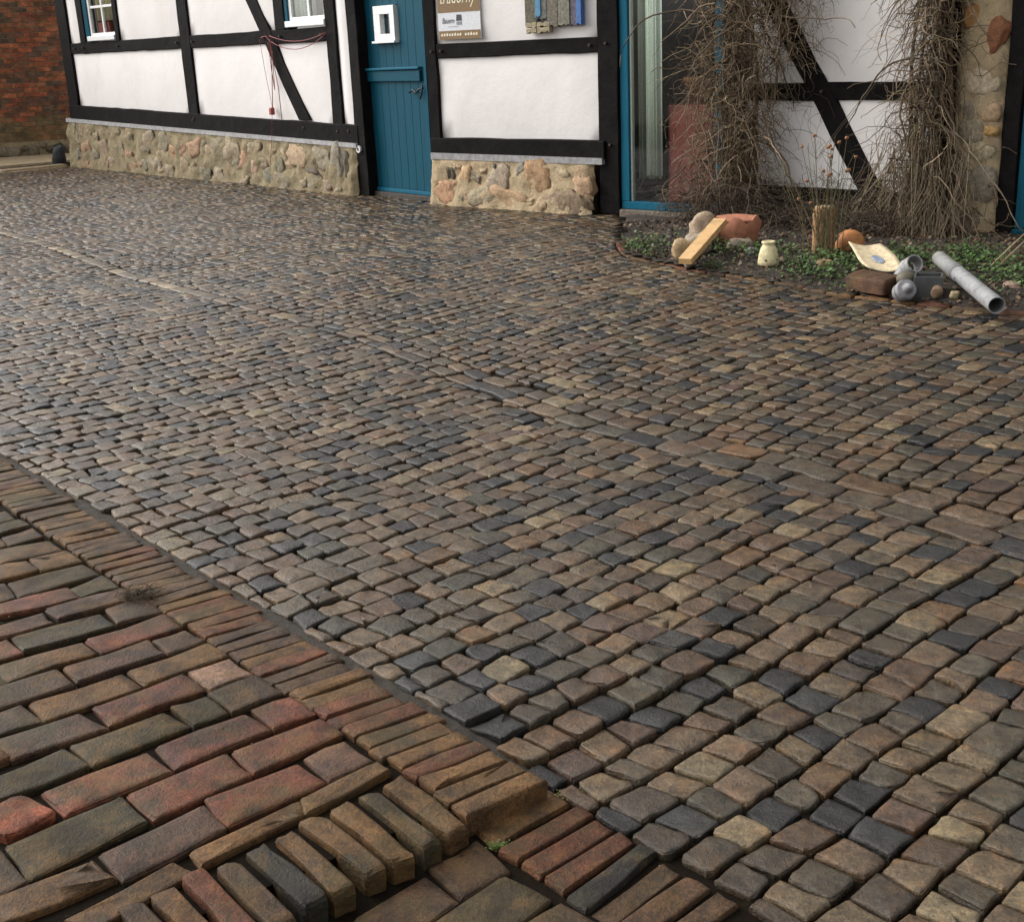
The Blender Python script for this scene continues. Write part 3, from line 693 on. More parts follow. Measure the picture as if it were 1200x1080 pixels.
# --- plinth of rubble: a mortar body and the stones that stand out of it
STP = [(0.36, 0.235, 0.15), (0.33, 0.165, 0.10), (0.22, 0.18, 0.13), (0.17, 0.155, 0.13), (0.40, 0.30, 0.18), (0.30, 0.22, 0.15), (0.12, 0.11, 0.10)]
MCOL = (0.40, 0.31, 0.19)
def plinth(F, u0, u1, zt, w_top, w_bot, mat, seed, stones_, name='plinth', zb=-0.06, rough=0.022):
    rs = random.Random(seed); nu = int((u1 - u0) / 0.035); nz = 16; v = []; f = []
    for j in range(nz + 1):
        for i in range(nu + 1):
            a = i / nu; b = j / nz; u = u0 + (u1 - u0) * a; z1 = zt(u); z = zb + (z1 - zb) * b
            w = w_bot + (w_top - w_bot) * b ** 0.8
            nn = noise.noise(Vector((u * 5, z * 6, seed))) + 0.6 * noise.noise(Vector((u * 13, z * 13, seed + 3))) + 0.35 * noise.noise(Vector((u * 31, z * 31, seed + 5)))
            if 0 < j < nz: w += rough * nn
            e = min(a, 1 - a) * (u1 - u0); w -= 0.05 * (1 - smooth(e, 0, 0.05))
            v.append(F(u + 0.012 * noise.noise(Vector((u * 9, z * 9, 8))), z, w))
    for j in range(nz):
        for i in range(nu): a = j * (nu + 1) + i; f.append((a, a + 1, a + nu + 2, a + nu + 1))
    n = len(v)
    # back, top and ends
    for u, z in ((u0, zb), (u1, zb), (u1, zt(u1)), (u0, zt(u0))): v.append(F(u, z, -0.2))
    T = (nu + 1) * nz
    f.append(tuple([T + i for i in range(nu + 1)] + [n + 2, n + 3]))
    f.append(tuple([j * (nu + 1) for j in range(nz, -1, -1)] + [n, n + 3])); f.append(tuple([j * (nu + 1) + nu for j in range(nz + 1)] + [n + 2, n + 1]))
    p = mesh(name, v, f, mat, house, True)
    for (u, z, ru, rz, c) in stones_:
        z = min(z, zt(u) - rz * 1.45); b = max(0, min(1, (z - zb) / (zt(u) - zb))); w = w_bot + (w_top - w_bot) * b ** 0.8
        an = rs.uniform(-0.4, 0.4); ax = [F.d * math.cos(an) + Vector((0, 0, math.sin(an))), Vector((0, 0, math.cos(an))) - F.d * math.sin(an), F.n]
        k_ = 1.22; vv, ff = blob(F(u, z, w - 0.022), ru * k_, rz * k_, 0.031 + 0.03 * min(ru, rz), rs, 0.42 if name == 'plinth' else 0.14, 3, ax=ax); mc = MCOL; mu = 0.20 if name == 'plinth' else 0.0; c = tuple(x * (1 - mu) + y * mu for x, y in zip(c, mc))
        mesh('stone', vv, ff, STONE, p, True, vary(tuple(x * 1.05 for x in c), rs, 0.15))
    return p
rs = random.Random(8)
def scatter(u0, u1, zt, n, rmin, rmax, fixed, pal):
    out = list(fixed)
    for _ in range(n * 12):
        if len(out) >= n + len(fixed): break
        u = rs.uniform(u0 + .05, u1 - .05); z = rs.uniform(0.02, zt(u) - 0.06); r = rs.uniform(rmin, rmax)
        if all(math.hypot(u - q[0], z - q[1]) > (r + max(q[2], q[3])) * 0.95 for q in out): out.append((u, z, r * rs.uniform(0.9, 1.4), r * rs.uniform(0.7, 1.05), rs.choice(pal)))
    return out
p1 = lambda u: 0.655 - (u - 0.28) * 0.0207
fx1 = [(6.93, 0.205, 0.10, 0.035, (0.03, 0.026, 0.024)), (7.08, 0.36, 0.13, 0.10, (0.20, 0.18, 0.135)), (7.55, 0.31, 0.055, 0.13, (0.028, 0.027, 0.026)), (7.36, 0.33, 0.10, 0.15, (0.16, 0.15, 0.12)),
       (6.53, 0.34, 0.21, 0.10, (0.36, 0.25, 0.16)), (6.93, 0.07, 0.10, 0.07, (0.17, 0.155, 0.12)), (7.2, 0.07, 0.08, 0.06, (0.17, 0.13, 0.10)), (6.0, 0.12, 0.14, 0.10, (0.13, 0.12, 0.09)), (5.65, 0.17, 0.06, 0.14, (0.36, 0.24, 0.17)),
       (3.6, 0.29, 0.10, 0.09, (0.36, 0.18, 0.10)), (4.15, 0.38, 0.17, 0.10, (0.34, 0.19, 0.12)), (4.45, 0.08, 0.13, 0.09, (0.11, 0.11, 0.07))]
plinth(F1, 0.26, 7.72, p1, 0.03, 0.10, MORTAR_L, 3, scatter(0.3, 7.6, p1, 46, 0.055, 0.13, fx1, [(0.27, 0.20, 0.125), (0.22, 0.18, 0.115), (0.30, 0.17, 0.10), (0.18, 0.16, 0.115), (0.24, 0.20, 0.14)]), rough=0.034)
ZB1 = []
box('lime_bed', F1, 0.3, 7.74, 0, 0.01, -0.1, 0.01, ZINC, house, (0.4, 0.39, 0.39)) if False else None
prism('lime_bed', F1, [(0.30, 0.640), (7.75, 0.492), (7.75, 0.537), (0.30, 0.690)], -0.15, 0.042, ZINC, house, (0.34, 0.335, 0.335))
# --- blue ledged door (FD)
door = box('door', FD, -0.03, 1.19, 0.05, 2.35, -0.06, -0.03, BLUE, house); door['label'] = 'blue ledged door with small white window'
NP = 9
for i in range(NP):
    a = -0.028 + 1.17 * i / NP; b = -0.028 + 1.17 * (i + 1) / NP
    if 0.34 < (a + b) / 2 < 0.74:
        box('plank', FD, a + 0.0015, b - 0.0015, 0.085, 1.545, -0.028, -0.004, BLUE, door, bev=0.0025); box('plank', FD, a + 0.0015, b - 0.0015, 1.885, 2.34, -0.028, -0.004, BLUE, door, bev=0.0025)
    else: box('plank', FD, a + 0.0015, b - 0.0015, 0.085, 2.34, -0.028, -0.004, BLUE, door, bev=0.0025)
box('ledge', FD, -0.032, 1.09, 1.155, 1.258, -0.002, 0.030, BLUE, door, bev=0.006); prism('drip_moulding', FD, [(-0.04, 1.260), (1.10, 1.272), (1.10, 1.295), (-0.04, 1.285)], -0.002, 0.05, BLUE2, door, bev=0.005)
box('kick_board', FD, -0.028, 1.15, 0.045, 0.083, -0.028, 0.012, BLUE2, door, bev=0.005)
prism('door_frame', FD, [(1.145, 0.05), (1.19, 0.05), (1.20, 2.34), (1.15, 2.34)], -0.028, 0.02, BLUE, door, bev=0.004)
for a, b, c_, d_ in ((0.365, 0.725, 1.80, 1.88), (0.365, 0.725, 1.548, 1.613), (0.365, 0.478, 1.613, 1.80), (0.647, 0.725, 1.613, 1.80)): box('window_casing', FD, a, b, c_, d_, -0.027, 0.035, WHITE, door, bev=0.003)
box('window_sill', FD, 0.345, 0.74, 1.525, 1.546, -0.027, 0.06, WHITE, door, bev=0.004); box('pane', FD, 0.478, 0.647, 1.613, 1.80, -0.024, -0.018, GLASS, door)
lv, lf = tube_geo([FD(0.90, 1.05, 0.03), FD(0.97, 1.075, 0.035), FD(1.02, 1.045, 0.035), FD(1.08, 1.08, 0.035), FD(1.14, 1.09, 0.03)], 0.011, 6); mesh('latch', lv, lf, IRON, door, True)
lv, lf = tube_geo([FD(1.13, 1.12, 0.03), FD(1.12, 1.03, 0.04), FD(1.08, 0.99, 0.03)], 0.009, 6); mesh('latch_hook', lv, lf, IRON, door, True)
for z in (1.02, 0.13): box('hinge', FD, -0.05, -0.028, z - 0.055, z + 0.055, -0.02, 0.012, ZINC, door, (0.2, 0.25, 0.3))
box('threshold', FD, -0.10, 1.30, -0.05, 0.043, -0.10, 0.05, STONE, house, (0.06, 0.05, 0.042), bev=0.01)
box('door_head', FD, -0.1, 1.4, 2.352, TOP, -0.16, 0.05, TIMBER, house)
prism('reveal', F1, [(7.72, -0.03), (7.86, -0.03), (7.86, 0.74), (7.72, 0.74)], -0.2, -0.006, TIMBER, house)
# --- bay between the doors (F2)
post(F2, -0.085, 0.05, 0.0, TOP, 0.004); post(F2, 1.955, 2.168, 0.0, TOP, 0.006)
rail(F2, 0.049, 1.956, 1.368, 1.496); timber('sill_beam', F2, (-0.065, 0.560), (2.03, 0.556), 0.073, 0.075, -0.15, 0.035, TIMBER, house, horiz=True)
panel(F2, 0.05, 1.955, 0.63, 1.368); panel(F2, 0.05, 1.955, 1.496, TOP)
rail(F2, -0.1, 3.3, TOP, TOP + 0.2, 0.02, 'wall_plate')
prism('lime_bed', F2, [(-0.055, 0.432), (2.015, 0.432), (2.015, 0.486), (-0.055, 0.492)], -0.1, 0.052, ZINC, house, (0.30, 0.295, 0.295))
p2 = lambda u: 0.434
fx2 = [(0.206, 0.31, 0.042, 0.06, (0.035, 0.033, 0.032)), (0.40, 0.27, 0.07, 0.09, (0.42, 0.27, 0.15)), (0.16, 0.12, 0.15, 0.10, (0.40, 0.22, 0.12)), (0.82, 0.24, 0.115, 0.12, (0.33, 0.26, 0.20)), (0.76, 0.33, 0.03, 0.07, (0.06, 0.055, 0.05)), (1.07, 0.37, 0.045, 0.06, (0.24, 0.21, 0.17)),
       (1.29, 0.275, 0.125, 0.11, (0.38, 0.215, 0.105)), (0.62, 0.10, 0.14, 0.07, (0.28, 0.23, 0.15)), (1.0, 0.09, 0.18, 0.065, (0.42, 0.27, 0.16)), (1.62, 0.08, 0.19, 0.11, (0.22, 0.15, 0.10)), (1.78, 0.24, 0.10, 0.09, (0.38, 0.24, 0.14)), (1.55, 0.33, 0.09, 0.05, (0.40, 0.31, 0.20))]
plinth(F2, -0.09, 1.90, p2, 0.045, 0.115, MORTAR, 9, scatter(0.0, 1.8, p2, 8, 0.035, 0.06, fx2, [(0.40, 0.30, 0.18), (0.36, 0.22, 0.13), (0.30, 0.25, 0.18)]), rough=0.024)
# --- blue glazed door
gd = box('glazed_door', F2, 2.172, 3.20, 0.052, 0.118, -0.10, -0.02, BLUE2, house, bev=0.006); gd['label'] = 'blue framed glass door half hidden by the dry vine'
box('door_stile', F2, 2.170, 2.256, 0.118, 2.4, -0.10, -0.02, BLUE2, gd, bev=0.006); box('door_stile', F2, 3.11, 3.195, 0.118, 2.4, -0.10, -0.02, BLUE2, gd, bev=0.006); box('door_rail', F2, 2.256, 3.11, 2.32, 2.4, -0.10, -0.022, BLUE2, gd, bev=0.006)
box('glazing_bead', F2, 2.258, 2.272, 0.119, 2.32, -0.085, -0.045, CLOTH, gd); box('pane', F2, 2.258, 3.108, 0.12, 2.318, -0.066, -0.060, GLASS, gd)
box('threshold', F2, 2.17, 3.22, -0.05, 0.050, -0.16, 0.02, STONE, house, (0.16, 0.13, 0.10), bev=0.01)
post(F2, 3.20, 3.36, 0.0, TOP, 0.0); box('door_head', F2, 2.168, 3.2, 2.402, TOP, -0.16, -0.004, TIMBER, house)
room = box('room_floor', F2, 1.9, 4.6, -0.04, 0.05, -2.6, -0.165, m_plain('room_boards', (0.10, 0.06, 0.04), 0.6), house)  # simple room built in place of the glass door's reflections of the building opposite
RW = m_plain('grey_room_wall', (0.13, 0.125, 0.125), 0.9)
box('room_wall', F2, 1.9, 4.6, 0.05, 2.6, -2.66, -2.6, RW, house); box('room_wall', F2, 1.84, 1.9, 0.05, 2.6, -2.6, -0.17, RW, house); box('room_wall', F2, 4.6, 4.66, 0.05, 2.6, -2.6, -0.17, RW, house); box('room_ceiling', F2, 1.9, 4.6, 2.6, 2.66, -2.6, -0.17, RW, house)
for z0, z1 in ((0.75, 0.87), (1.15, 1.3), (1.85, 1.98)): box('reflection_beam', F2, 1.9, 4.6, z0, z1, -2.598, -2.52, TIMBER, house)  # dark bars put in for the reflected timbers of the house opposite
CUR = m_plain('green_white_curtain', (0.90, 0.92, 0.84), 0.9); wavy_curtain(F2, 2.385, 2.53, 0.335, 2.31, -0.115, gd, CUR, 2); wavy_curtain(F2, 2.24, 2.46, 0.30, 2.31, -0.20, gd, m_plain('grey_net_curtain', (0.50, 0.51, 0.42), 0.9), 2)
cab = box('cabinet', F2, 2.545, 3.6, 0.05, 0.92, -0.70, -0.19, REDC, None, bev=0.01); tag(cab, 'dark red cabinet inside the house seen through the glass door', 'cabinet')
box('cabinet_door', F2, 2.58, 3.05, 0.12, 0.86, -0.189, -0.172, REDC, cab, bev=0.008); box('cabinet_door', F2, 3.09, 3.55, 0.12, 0.86, -0.189, -0.172, REDC, cab, bev=0.008)
pv, pf = lathe([(0.07, 0), (0.11, 0.17), (0.125, 0.172), (0.125, 0.22), (0.105, 0.22), (0.09, 0.10)], 20); TERRA = m_tint('terracotta', 18, 0.25, 0.75, dirt=0.4)
tag(mesh('reflected_pot', pv, pf, TERRA, None, True, (0.38, 0.13, 0.06), F2(2.74, 0.921, -0.36)), 'terracotta flower pot put on the dark red cabinet in place of a reflected pot', 'flower pot')  # solid pot behind the glass replaces the reflection of one
# --- right bay (F3)
post(F3, 0.0, 0.20, 0.0, TOP, 0.0); post(F3, 1.80, 1.955, 0.0, TOP, 0.002)
rail(F3, 0.199, 1.802, 0.963, 1.093); rail(F3, 0.0, 1.98, 0.185, 0.305, 0.012, 'sill_beam'); rail(F3, -0.2, 4.2, TOP, TOP + 0.2, 0.02, 'wall_plate')
timber('timber_brace', F3, (1.335, 0.30), (-0.05, 2.50), 0.102, 0.104, -0.12, 0.004, TIMBER, house)
panel(F3, 0.20, 1.80, 0.305, 0.963); panel(F3, 0.20, 1.80, 1.093, TOP)
fx3 = [(2.21, 1.38, 0.075, 0.115, (0.22, 0.085, 0.04)), (2.055, 1.52, 0.055, 0.08, (0.38, 0.19, 0.07)), (2.14, 1.10, 0.12, 0.085, (0.44, 0.37, 0.25)), (2.0, 1.70, 0.05, 0.06, (0.25, 0.2, 0.14)), (2.10, 0.75, 0.09, 0.075, (0.26, 0.22, 0.155)), (2.05, 0.5, 0.08, 0.10, (0.32, 0.27, 0.19)), (2.23, 0.88, 0.06, 0.055, (0.36, 0.24, 0.15)), (2.24, 0.76, 0.05, 0.03, (0.42, 0.26, 0.10)), (2.19, 0.40, 0.09, 0.12, (0.30, 0.25, 0.19)), (2.18, 0.62, 0.08, 0.06, (0.40, 0.33, 0.22)),
       (2.12, 0.15, 0.09, 0.09, (0.20, 0.16, 0.11)), (2.07, 0.9, 0.05, 0.07, (0.25, 0.21, 0.15)), (2.2, 1.70, 0.08, 0.06, (0.36, 0.29, 0.19)), (2.09, 1.85, 0.07, 0.08, (0.30, 0.2, 0.12)), (2.05, 1.30, 0.045, 0.08, (0.33, 0.27, 0.18))]
plinth(F3, 1.956, 2.31, lambda u: TOP, 0.035, 0.06, MORTAR, 14, fx3, 'stone_pier', rough=0.02)
post(F3, 2.31, 2.43, -0.05, TOP, 0.01)
bd = box('door', F3, 2.43, 3.4, -0.05, 2.3, -0.08, -0.03, BLUE, house); bd['label'] = 'blue door at the right edge'
for i in range(7): box('plank', F3, 2.44 + i * 0.137, 2.44 + i * 0.137 + 0.131, 0.10, 2.29, -0.029, -0.008, BLUE, bd, bev=0.004)
box('ledge', F3, 2.43, 3.4, -0.03, 0.095, -0.029, 0.008, BLUE, bd, bev=0.005)
box('door_head', F3, 2.43, 3.4, 2.302, TOP, -0.16, 0.0, TIMBER, house); post(F3, 3.4, 3.6, -0.05, TOP)
def pegs(F, pts):
    for u, z in pts:
        n = 7; r = 0.013; prism('peg', F, [(u + r * math.cos(6.283 * i / n), z + r * math.sin(6.283 * i / n)) for i in range(n)], -0.03, 0.026, PEG, house)
PEG = m_plain('dark_oak_peg', (0.035, 0.026, 0.020), 0.8)
pegs(F1, [(0.9, 1.65), (1.19, 1.655), (2.30, 1.655), (3.97, 1.65), (4.38, 1.65), (6.05, 1.65), (6.40, 1.65), (7.22, 1.645), (7.39, 0.655), (4.17, 0.72), (4.21, 0.745), (6.72, 0.68), (7.6, 0.66)])
pegs(F2, [(0.12, 1.43), (1.88, 1.43), (2.05, 1.44), (0.0, 1.43), (1.99, 0.57), (2.08, 0.60)]); pegs(F3, [(0.9, 1.03), (1.7, 1.03), (1.28, 0.25), (1.36, 0.25)])
# --- roof over the whole length
def roof_part(Fa, ua, Fb, ub):
    e0 = Vector(Fa(ua, TOP + 0.12, 0.28)); e1 = Vector(Fb(ub, TOP + 0.12, 0.28)); r0 = Vector(Fa(ua, TOP + 3.2, -3.6)); r1 = Vector(Fb(ub, TOP + 3.2, -3.6)); d = Vector((0, 0, 0.12))
    v = [tuple(x) for x in (e0, e1, r1, r0, e0 + d, e1 + d, r1 + d, r0 + d)]
    return mesh('unseen_roof', v, [(3, 2, 1, 0), (4, 5, 6, 7), (0, 1, 5, 4), (1, 2, 6, 5), (2, 3, 7, 6), (3, 0, 4, 7)], m_roof, house)
m_roof = m_soil('roof_tile', (0.09, 0.04, 0.028), (0.14, 0.06, 0.04), 6)
roof_part(F1, 0.2, F3, 4.2)  # out of view; added so the yard reflects a taller, darker house
box('gable_wall', F1, 0.26, 0.42, -0.05, TOP, -3.0, -0.17, PLASTER, house)

# ------------------------------------------------------------------ brick house at the far left
BW = Frame((-9.6, 20.90), 20.5)
bh = empty('brick_building', BW(0, 0)); tag(bh, 'old red brick wall at the far left, its lowest courses mossy', 'building')
box('mortar_wall', BW, -3.0, 4.6, -0.1, 3.4, -0.35, -0.014, MORTAR_L, bh)
rw = random.Random(31); variants = []
for k in range(6):
    v, f = [], []
    hx, hzv = 0.112, 0.0325
    P = [(-hx, -hzv), (hx, -hzv), (hx, hzv), (-hx, hzv)]
    P = [(a + rw.uniform(-.004, .004), b + rw.uniform(-.003, .003)) for a, b in P]
    w1_ = 0.0
    v = [(a, 0, b) for a, b in P] + [(a * 1.0, 0.03, b) for a, b in P]
    f = [(0, 1, 2, 3), (0, 4, 5, 1), (1, 5, 6, 2), (2, 6, 7, 3), (3, 7, 4, 0)]
    variants.append((v, f))
bcols = [(0.27, 0.082, 0.044), (0.21, 0.072, 0.042), (0.32, 0.115, 0.06), (0.14, 0.066, 0.045), (0.10, 0.066, 0.052), (0.23, 0.098, 0.058)]
mcols = [(0.17, 0.125, 0.068), (0.13, 0.10, 0.055), (0.19, 0.11, 0.06)]
meshes = {}
def wall_mesh(k, ci, mossy):
    key = (k, ci, mossy)
    if key not in meshes:
        m = bpy.data.meshes.new('brick'); m.from_pydata(variants[k][0], [], variants[k][1]); m.materials.append(WALLBRICK)
        a = m.color_attributes.new('tint', 'FLOAT_COLOR', 'POINT'); c = (mcols if mossy else bcols)[ci]; a.data.foreach_set('color', [*c, 1.0] * 8); meshes[key] = m
    return meshes[key]
rot = math.atan2(BW.d.y, BW.d.x); Vs = []; Fs = []; Cs = []; nb = 0
for j in range(40):
    z = 0.30 + j * 0.077
    for i in range(-12, 19):
        u = i * 0.239 + (0.119 if j % 2 else 0) + rw.uniform(-.004, .004); w = rw.uniform(-0.006, 0.004)
        mossy = z < 0.62 + rw.uniform(-0.05, 0.05); k = rw.randrange(6); ci = rw.randrange(3 if mossy else 6)
        p = BW(u, z, w); q = project(p)
        if q and -12 < q[0] < 92 and -12 < q[1]:
            o = bpy.data.objects.new('brick', wall_mesh(k, ci, mossy)); link(o, bh); o.location = Vector(p) - bh.location; o.rotation_euler = (rw.uniform(-.01, .01), rw.uniform(-.01, .01), rot); nb += 1
        else:
            b = len(Vs)
            for x, y, zz in variants[k][0]: Vs.append(BW(u + x, z + zz, w - y))
            Fs += [tuple(b + x for x in ff) for ff in variants[k][1]]; Cs += [(mcols if mossy else bcols)[ci]] * 8
tag(mesh('bricks', Vs, Fs, WALLBRICK, bh, False, Cs), kind='stuff')
print('wall bricks', nb)
rs2 = random.Random(4); u = -1.0
for k in range(34):                              # ragged rubble foot below the courses
    r = rs2.uniform(0.06, 0.12); vv, ff = blob(BW(u, rs2.uniform(0.08, 0.2), -0.02), r, 0.06, r * 0.8, rs2, 0.3, 2, ax=[BW.d, BW.n, Vector((0, 0, 1))])
    mesh('foot_stone', vv, ff, STONE, bh, True, vary(rs2.choice([(0.10, 0.08, 0.05), (0.16, 0.13, 0.085), (0.05, 0.042, 0.03)]), rs2)); u += r * 1.6
# sandy kerb strip at its foot
def poly_slab(name, pts, z1, z0, mat): return slab(name, pts, z1, z0, mat)
poly_slab('sandy_strip', [(-9.6, 21.0), (-10.4, 17.9), (-7.9, 19.35), (-6.7, 20.1), (-6.55, 21.9)], 0.032, -0.1, SAND)
kb = slab('kerb', [(-10.4, 17.75), (-10.4, 17.55), (-7.2, 18.55), (-6.42, 19.28), (-6.52, 19.5), (-7.3, 18.95)], 0.004, -0.1, SAND)
ku = [Vector(p) for p in ((-10.4, 17.68), (-7.22, 18.78), (-6.46, 19.42))]
for i in range(2):
    a, b = ku[i], ku[i + 1]; n = max(1, int((b - a).length / 0.55)); tg = (b - a).normalized(); nr = Vector((-tg.y, tg.x))
    for k in range(n):
        p = a + (b - a) * (k / n); q = a + (b - a) * ((k + 1) / n) - tg * 0.012
        v, f = stone_geo(ccw([p - nr * .09, q - nr * .09, q + nr * .09, p + nr * .09]), 0.036, (0, 0), 0.1, 1, rs2, r=0.05, edge=0.006); mesh('kerb_stone', v, f, TINT, kb, True, vary((0.27, 0.205, 0.125), rs2, 0.12))
gv, gf = blob((0, 0, 0.13), 0.10, 0.10, 0.19, rs2, 0.25, 3)
tag(mesh('guard_stone', gv, gf, STONE, None, True, (0.035, 0.037, 0.04), (-6.62, 19.62, -0.02)), 'dark rounded guard stone where the brick wall meets the plinth', 'stone')

# ================================================================== things on the wall
sg = empty('wall_sign', F2(0.376, 1.53, 0.0)); tag(sg, 'brown and white notice hung on the white panel beside the blue door', 'sign')
BROWN = m_plain('brown_print', (0.19, 0.11, 0.035), 0.5); PAPER = m_plain('white_print', (0.66, 0.67, 0.70), 0.5); CREAM = m_plain('cream_ink', (0.75, 0.68, 0.52), 0.5); INK = m_plain('black_ink', (0.03, 0.03, 0.035), 0.5)
box('board', F2, 0.112, 0.640, 1.528, 2.26, 0.0, 0.010, PAPER, sg); box('brown_field', F2, 0.113, 0.639, 1.768, 2.259, 0.0101, 0.0125, BROWN, sg); box('brown_strip', F2, 0.116, 0.636, 1.530, 1.606, 0.0101, 0.0125, BROWN, sg)
def text(name, s, F, u, z, size, mat, parent, w, shear=0.0, sx=1.0):
    c = bpy.data.curves.new(name, 'FONT'); c.body = s; c.size = size; c.shear = shear; c.resolution_u = 3; c.extrude = 0.0006; c.align_x = 'LEFT'
    o = bpy.data.objects.new(name, c); COL.objects.link(o); bpy.context.view_layer.update()
    m = o.to_mesh(); vs = [F(u + x.co.x * sx, z + x.co.y, w + x.co.z) for x in m.vertices]; fs = [tuple(p.vertices) for p in m.polygons]
    o.to_mesh_clear(); bpy.data.objects.remove(o); return mesh(name, vs, fs, mat, parent)
text('lettering', 'tradorny', F2, 0.14, 1.846, 0.185, CREAM, sg, 0.0135, 0.35, 0.68)
text('lettering', 'Bauern', F2, 0.160, 1.672, 0.070, INK, sg, 0.0112, 0.3, 0.78)
prism('emblem', F2, [(0.340, 1.690), (0.412, 1.690), (0.408, 1.745), (0.348, 1.745)], 0.0101, 0.0118, INK, sg)
box('emblem', F2, 0.345, 0.410, 1.655, 1.684, 0.0101, 0.0118, m_plain('grey_ink', (0.22, 0.22, 0.25), 0.5), sg)
for k in range(14):                                # one line of print too small to read
    if k == 8: continue
    a = 0.140 + k * 0.0335; prism('print_mark', F2, [(a, 1.560), (a + 0.024, 1.560), (a + 0.024, 1.582 + 0.004 * (k % 3)), (a + 0.004, 1.580)], 0.0126, 0.0135, CREAM, sg)
box('print_mark', F2, 0.24, 0.37, 1.638, 1.645, 0.0101, 0.0112, m_plain('grey_ink_line', (0.35, 0.36, 0.4), 0.5), sg)

ar = empty('wall_relief', F2(1.5, 1.55, 0.0)); tag(ar, 'weathered painted wood relief with blue edge hung on the white panel', 'wall art')
rr = random.Random(17)
OLDW = m_tint('weathered_wood', 40, 0.55, 0.85, 0.8, 0.01)
def ragged(F, u0, u1, z0, z1, w1, mat, col, name, parent):
    pts = []; n = 6
    for i in range(n + 1): pts.append((u0 + (u1 - u0) * i / n, z0 + rr.uniform(-.012, .012)))
    for i in range(n + 1): pts.append((u1 - (u1 - u0) * i / n, z1 + rr.uniform(-.008, .008)))
    return prism(name, F, pts, 0.0, w1, mat, parent, col, 0.003)
uu = 1.20
for k, (wd, zb, c_) in enumerate([(0.13, 1.60, (0.13, 0.12, 0.085)), (0.12, 1.66, (0.15, 0.15, 0.14)), (0.12, 1.60, (0.17, 0.15, 0.12)), (0.13, 1.605, (0.20, 0.19, 0.15)), (0.10, 1.60, (0.13, 0.115, 0.15))]):
    ragged(F2, uu, uu + wd - 0.004, zb, 2.24 + rr.uniform(-.03, .03), 0.035 + 0.012 * rr.random(), OLDW, c_, 'board', ar); uu += wd
ragged(F2, 1.775, 1.828, 1.605, 2.20, 0.055, TINT, (0.06, 0.16, 0.42), 'blue_edge', ar); ragged(F2, 1.325, 1.385, 1.68, 2.1, 0.056, TINT, (0.08, 0.25, 0.42), 'blue_patch', ar)
for z in (1.553, 1.598):
    for a, b in ((1.212, 1.325), (1.332, 1.475)): ragged(F2, a, b, z, z + 0.038, 0.05, OLDW, (0.34, 0.29, 0.19), 'pale_block', ar)

# red cord looped over pegs below the window
CORD = m_plain('red_cord_plastic', (0.22, 0.028, 0.024), 0.5)
cd = empty('red_cord', F1(6.05, 1.64, 0.0)); tag(cd, 'red cord looped under the window and hanging down to the plinth', 'cord')
def cord(name, pts, r=0.010, sub=6):
    r *= 0.45
    P = []
    for i in range(len(pts) - 1):
        a, b = Vector(pts[i]), Vector(pts[i + 1]); 
        for k in range(sub): P.append(a.lerp(b, k / sub))
    P.append(Vector(pts[-1])); v, f = tube_geo([tuple(p) for p in P], r, 5); mesh(name, v, f, CORD, cd, True)
def swag(u0, z0, u1, z1, sag, w=0.035, n=9): return [F1(u0 + (u1 - u0) * i / n, z0 + (z1 - z0) * i / n - sag * 4 * (i / n) * (1 - i / n), w) for i in range(n + 1)]
cord('loop', swag(6.22, 1.66, 7.36, 1.665, 0.075), sub=1); cord('loop', swag(6.24, 1.60, 7.36, 1.655, 0.12), sub=1)
cord('strand', [F1(6.02, 1.645, .03), F1(6.15, 1.66, .04), F1(6.24, 1.60, .04), F1(6.21, 1.35, .03), F1(6.16, 1.05, .03), F1(6.13, 0.86, .03)], 0.011)
cord('strand', [F1(6.23, 1.62, .04), F1(6.26, 1.4, .04), F1(6.30, 1.1, .03), F1(6.31, 0.76, .03)], 0.010); cord('strand', [F1(6.20, 1.6, .045), F1(6.20, 1.3, .035), F1(6.22, 1.08, .03), F1(6.24, 1.3, .035), F1(6.26, 1.5, .04)], 0.010)
cord('strand', [F1(6.00, 1.63, .03), F1(6.03, 1.3, .02), F1(6.11, 0.9, .02), F1(6.10, 0.62, .05), F1(6.09, 0.2, .12)], 0.006)
box('plug_box', F1, 6.092, 6.148, 0.81, 0.89, 0.012, 0.06, m_plain('dark_red_plastic', (0.26, 0.03, 0.02), 0.4), cd, bev=0.008)
# bell push at the door post
bp = empty('bell_push', F1(7.78, 0.46, 0.0)); tag(bp, 'small white round bell push low on the black door post', 'bell push')
for r, w0, w1, m_ in ((0.036, 0.007, 0.028, WHITE), (0.014, 0.028, 0.034, INK)):
    n = 16; pts = [(7.765 + r * math.cos(2 * math.pi * i / n), 0.478 + r * math.sin(2 * math.pi * i / n)) for i in range(n)]; prism('plate' if m_ is WHITE else 'button', F1, pts, w0, w1, m_, bp)

# ================================================================== planting bed
def bedz(x, y):
    d = seg_near(Vector((x, y)), BED)[0]
    return 0.012 + 0.05 * smooth(d, 0.03, 0.35) + 0.018 * noise.noise(Vector((x * 3, y * 3, 2))) + 0.012 * noise.noise(Vector((x * 9, y * 9, 5)))
v = []; f = []; idx = {}
st = 0.06
for j in range(int(7.0 / st)):
    for i in range(int(4.2 / st)):
        x = 0.86 + i * st; y = 4.6 + j * st; p = Vector((x, y)); q = Vector((x, y, 0)); ib, d, _, _ = in_bed(p)
        if (ib or d < 0.05) and p.x < 4.9 and (q - F3.a).dot(F3.n) > -0.1 and (q - F2.a).dot(F2.n) > (0.30 if x < 1.75 else -0.2):
            idx[(i, j)] = len(v); v.append((x, y, bedz(x, y)))
for (i, j), a in idx.items():
    if (i + 1, j) in idx and (i, j + 1) in idx and (i + 1, j + 1) in idx: f.append((a, idx[(i + 1, j)], idx[(i + 1, j + 1)], idx[(i, j + 1)]))
